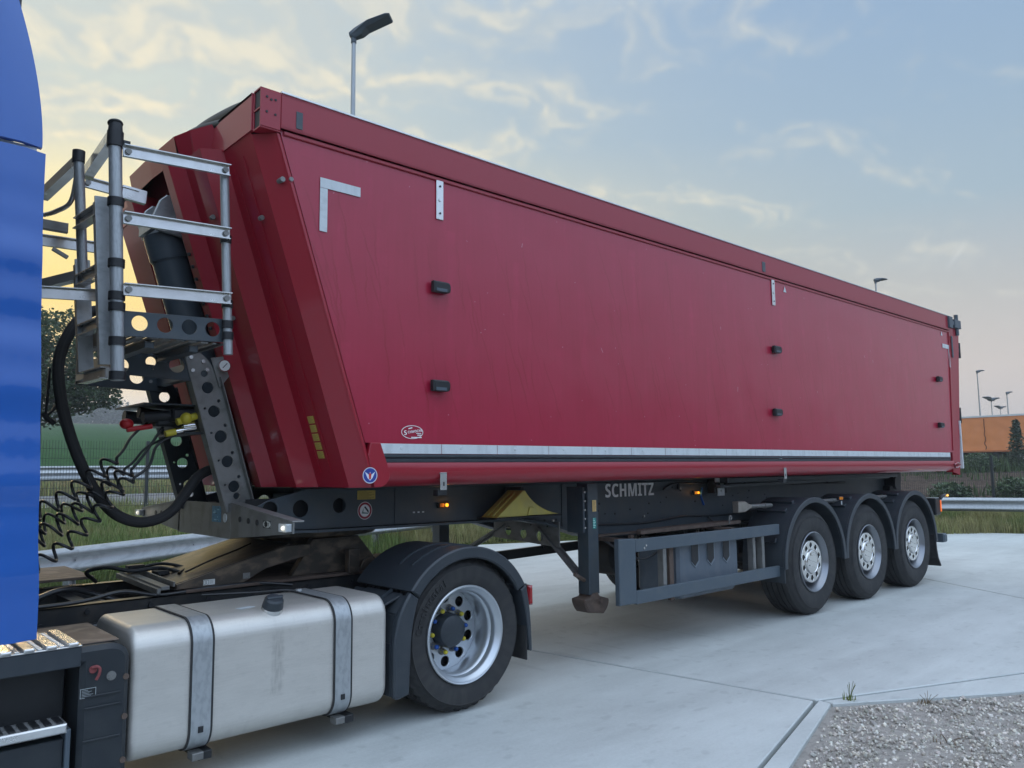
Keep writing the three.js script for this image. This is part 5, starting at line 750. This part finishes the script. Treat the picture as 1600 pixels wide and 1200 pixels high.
// ---- drive wheels
const driveTyre = turned(tyreProf(.473, .30, 3).map(([r, z], i) => [r, z]), 120, ([r, z], i, j) => (i >= 7 && i <= 10 && j % 3 === 0) ? [r - .010, z] : [r, z]);
const dishRim = turned([[.290, -.05], [.302, -.022], [.305, -.006], [.300, 0], [.292, -.003], [.284, -.018], [.268, -.030], [.262, -.045], [.262, -.075], [.252, -.085], [.246, -.105], [.248, -.190], [.252, -.222], [.256, -.240]], 72);
function driveWheel(x, far, lettered) {
  const w = new THREE.Group(); w.name = 'wheel'; w.position.set(x, .473, far ? -W + .04 : -.02); if (far) w.rotation.y = Math.PI; tractor.add(w);
  mesh('tyre', driveTyre, M.rubber, w); const inner = mesh('inner_tyre', driveTyre, M.rubber, w); inner.position.z = -.33;
  mesh('rim', join([dishRim, ringPlate(.256, .11, -.246, -.230, 10, .203, .033)]), M.rim, w);
  mesh('inner_dark', cyl(0, 0, -.29, .23, .02, 30), M.black, w);
  mesh('hub', turned([[.108, -.232], [.108, -.17], [.098, -.145], [.075, -.132], [.0001, -.13]], 40), M.plastic, w);
  for (let k = 0; k < 10; k++) { const a = (k + .15) / 10 * 6.2832, cx = Math.cos(a) * .137, cy = Math.sin(a) * .137; mesh('wheel_nut', join([cyl(cx, cy, -.21, .018, .04, 6), cyl(cx, cy, -.226, .024, .008, 16)]), M.steel, w); const cc = [new THREE.SphereGeometry(.014, 10, 8).translate(cx, cy, -.182)]; cc.push(cyl(cx, cy, -.202, .0165, .034, 12, .0138)); mesh('nut_cap', cc, k % 2 ? M.cap.yellow : M.cap.blue, w); }
  if (lettered) { const word = 'Continental', gl = []; [...word].forEach((ch, i) => { const g = new TextGeometry(ch, { font, size: .044, depth: .006, curveSegments: 3 }); g.computeBoundingBox(); const c = g.boundingBox; g.translate(-(c.min.x + c.max.x) / 2, -.021, 0); const a = 2.98 - i * .092; g.rotateZ(a - Math.PI / 2); g.translate(Math.cos(a) * .378, Math.sin(a) * .378, .0); gl.push(prep(g)); }); mesh('sidewall_lettering', join(gl), M.rubber, w); }
  mesh('sidewall_ring', turned([[.418, .0005], [.4215, .0028], [.425, .0005]], 72), M.rubber, w);
}
driveWheel(-4.586, 0, true); driveWheel(-4.586, 1, false); driveWheel(-8.4, 0, false); driveWheel(-8.4, 1, false);
mesh('axle', cyl(-4.586, .473, ZC, .14, 1.7, 20), M.black, tractor);
// ---- drive mudguards in three sections
for (const far of [0, 1]) {
  const s = far ? -1 : 1, zo = far ? -W + .03 : .0, cx = -4.586, cy = .473, R = .545, z2 = zo - s * .62;
  const top = K('mudguard', prism(arch(R, .014, .50, Math.PI - .62, cx, cy), zo, z2, { curve: 30 }), M.plastic);
  mesh('lip', prism(arch(R + .004, .075, .50, Math.PI - .62, cx, cy), zo + s * .012, zo - s * .03, { bevel: .010, curve: 30 }), M.plastic, top);
  for (const z of [.16, .30]) mesh('moulded_rib', prism(arch(R + .010, .012, .9, 2.2, cx, cy), zo - s * z, zo - s * (z + .012), { curve: 20 }), M.plastic, top);
  const fs = new THREE.Shape(); const a0 = Math.PI - .60; fs.moveTo(cx + Math.cos(a0) * (R + .004), cy + Math.sin(a0) * (R + .004)); fs.quadraticCurveTo(-5.15, .66, -5.155, .45); fs.lineTo(-5.155, .21); fs.quadraticCurveTo(-5.15, .185, -5.12, .185); fs.lineTo(-5.045, .20); fs.lineTo(-5.035, .43); fs.quadraticCurveTo(-5.03, .60, cx + Math.cos(a0) * (R - .07), cy + Math.sin(a0) * (R - .07)); fs.closePath();
  const fr = K('mudguard_front', prism(fs, zo + s * .012, zo - s * .035, { bevel: .010 }), M.plastic);
  const shell = [[-5.03, .755], [-5.115, .66], [-5.15, .50], [-5.15, .20]]; mesh('shell', shell.slice(0, -1).map((p, i) => bar(V(p[0], p[1], zo - s * .325), V(shell[i + 1][0], shell[i + 1][1], zo - s * .325), .59, .016, V(1, .3, 0))), M.plastic, fr);
  mesh('shelf', [prism([[-5.20, .70], [-5.02, .765], [-5.02, .75], [-5.20, .685]], Math.min(zo - s * .10, zo - s * .5), Math.max(zo - s * .10, zo - s * .5), { bevel: .004 }), bar(V(-5.17, .715, zo - s * .2), V(-5.03, .78, zo - s * .2), .012, .02)], M.plastic, fr);
  const rs = new THREE.Shape(); const a1 = .48; rs.moveTo(cx + Math.cos(a1) * (R + .006), cy + Math.sin(a1) * (R + .006)); rs.quadraticCurveTo(-4.06, .64, -4.05, .42); rs.lineTo(-4.045, .30); rs.quadraticCurveTo(-4.055, .285, -4.07, .30); rs.quadraticCurveTo(-4.085, .55, cx + Math.cos(a1) * (R - .045), cy + Math.sin(a1) * (R - .045)); rs.closePath();
  const re = K('mudguard_rear', prism(rs, zo + s * .008, z2, { bevel: .006 }), M.plastic);
  mesh('mud_flap', box(-4.085, -4.073, .235, .52, Math.min(zo - s * .01, z2), Math.max(zo - s * .01, z2), .003), M.rubber, re);
  const tl = K('tail_light', box(-4.045, -4.00, .585, .715, Math.min(zo - s * .02, zo - s * .38), Math.max(zo - s * .02, zo - s * .38), .012), M.redLens, far ? undefined : 'red tail lamp'); mesh('tail_light_base', box(-4.10, -4.046, .57, .73, Math.min(zo - s * .03, zo - s * .40), Math.max(zo - s * .03, zo - s * .40), .008), M.black, tl);
}

// ---------------------------------------------------------------- hoses between truck and trailer
function coil(label, path, R, turns, r, a0, a1) {                                                   // straight ends, coiled middle
  const c = new THREE.CatmullRomCurve3(path.map((p) => V(...p))), N = Math.round(turns * 16), pts = [];
  for (let i = 0; i <= 320; i++) { const t = i / 320, p = c.getPointAt(t), tg = c.getTangentAt(t), n1 = V(0, 1, 0).cross(tg).normalize(), n2v = tg.clone().cross(n1); const k = smooth(a0, a0 + .04, t) * smooth(a1, a1 - .04, t), a = turns * 6.2832 * (t - a0) / (a1 - a0); pts.push(p.addScaledVector(n1, Math.cos(a) * R * k).addScaledVector(n2v, Math.sin(a) * R * k)); }
  const g = new THREE.TubeGeometry(new THREE.CatmullRomCurve3(pts), 640, r, 7);
  return tag(mesh('coiled_hose', g, M.hose), label, 'hose', 'coiled air hoses');
}
coil('uppermost black coiled air hose between cab and trailer', [[-7.25, 1.20, -1.0], [-6.95, 1.25, -1.0], [-6.75, 1.33, -1.0], [-6.55, 1.48, -1.0], [-6.39, 1.63, -1.0], [-6.34, 1.72, -1.0], [-6.22, 1.83, -1.05]], .044, 10, .0085, .0, .76);
coil('lowest black coiled hose, hanging in a long stretch to the cab', [[-7.15, .90, -.95], [-6.85, 1.0, -.95], [-6.66, 1.13, -.95], [-6.50, 1.30, -.96], [-6.38, 1.44, -.97], [-6.24, 1.55, -.98], [-6.20, 1.67, -.98], [-6.08, 1.75, -.97]], .040, 11, .0085, .0, .74);
coil('middle black coiled hose in the thick of the bundle', [[-7.2, 1.00, -1.05], [-6.9, 1.10, -1.05], [-6.70, 1.21, -1.06], [-6.50, 1.36, -1.06], [-6.36, 1.48, -1.06], [-6.26, 1.60, -1.06], [-6.16, 1.76, -1.06], [-6.10, 1.84, -1.08]], .056, 11, .0085, .0, .74);
coil('coiled electric cable tangled behind the other coils', [[-7.2, 1.12, -1.12], [-6.85, 1.18, -1.12], [-6.62, 1.30, -1.13], [-6.44, 1.47, -1.13], [-6.30, 1.56, -1.13], [-6.22, 1.66, -1.12], [-6.06, 1.76, -1.12], [-6.04, 1.84, -1.12]], .048, 9, .0078, .05, .70);
tag(mesh('hydraulic_hose', tube([[-6.40, 2.42, -1.2], [-6.52, 2.48, -1.14], [-6.64, 2.38, -1.1], [-6.715, 2.17, -1.1], [-6.695, 1.93, -1.1], [-6.64, 1.73, -1.1], [-6.57, 1.55, -1.1], [-6.49, 1.40, -1.1], [-6.38, 1.27, -1.1], [-6.25, 1.215, -1.1], [-6.13, 1.23, -1.1], [-6.05, 1.28, -1.1], [-5.97, 1.39, -1.1], [-5.91, 1.475, -1.1], [-5.82, 1.52, -1.15], [-5.72, 1.53, -1.22]], .032, 140, 12), M.rubber), 'thick black hydraulic hose hanging in a wide loop', 'hose');
tag(mesh('rope', [tube([[-6.74, 2.12, -1.2], [-6.745, 1.95, -1.2], [-6.75, 1.84, -1.2]], .008, 20, 6), tube([[-6.75, 1.84, -1.2], [-6.72, 1.87, -1.19], [-6.69, 1.91, -1.2], [-6.68, 1.88, -1.2]], .009, 20, 6), tube([[-6.76, 1.86, -1.2], [-6.74, 1.83, -1.2], [-6.70, 1.80, -1.2]], .016, 10, 7)], M.black), 'short black rope with a frayed knot beside the hose', 'rope');

scene.fog = new THREE.FogExp2(0xc9cdd0, 0.0011);
renderer.render(scene, camera);
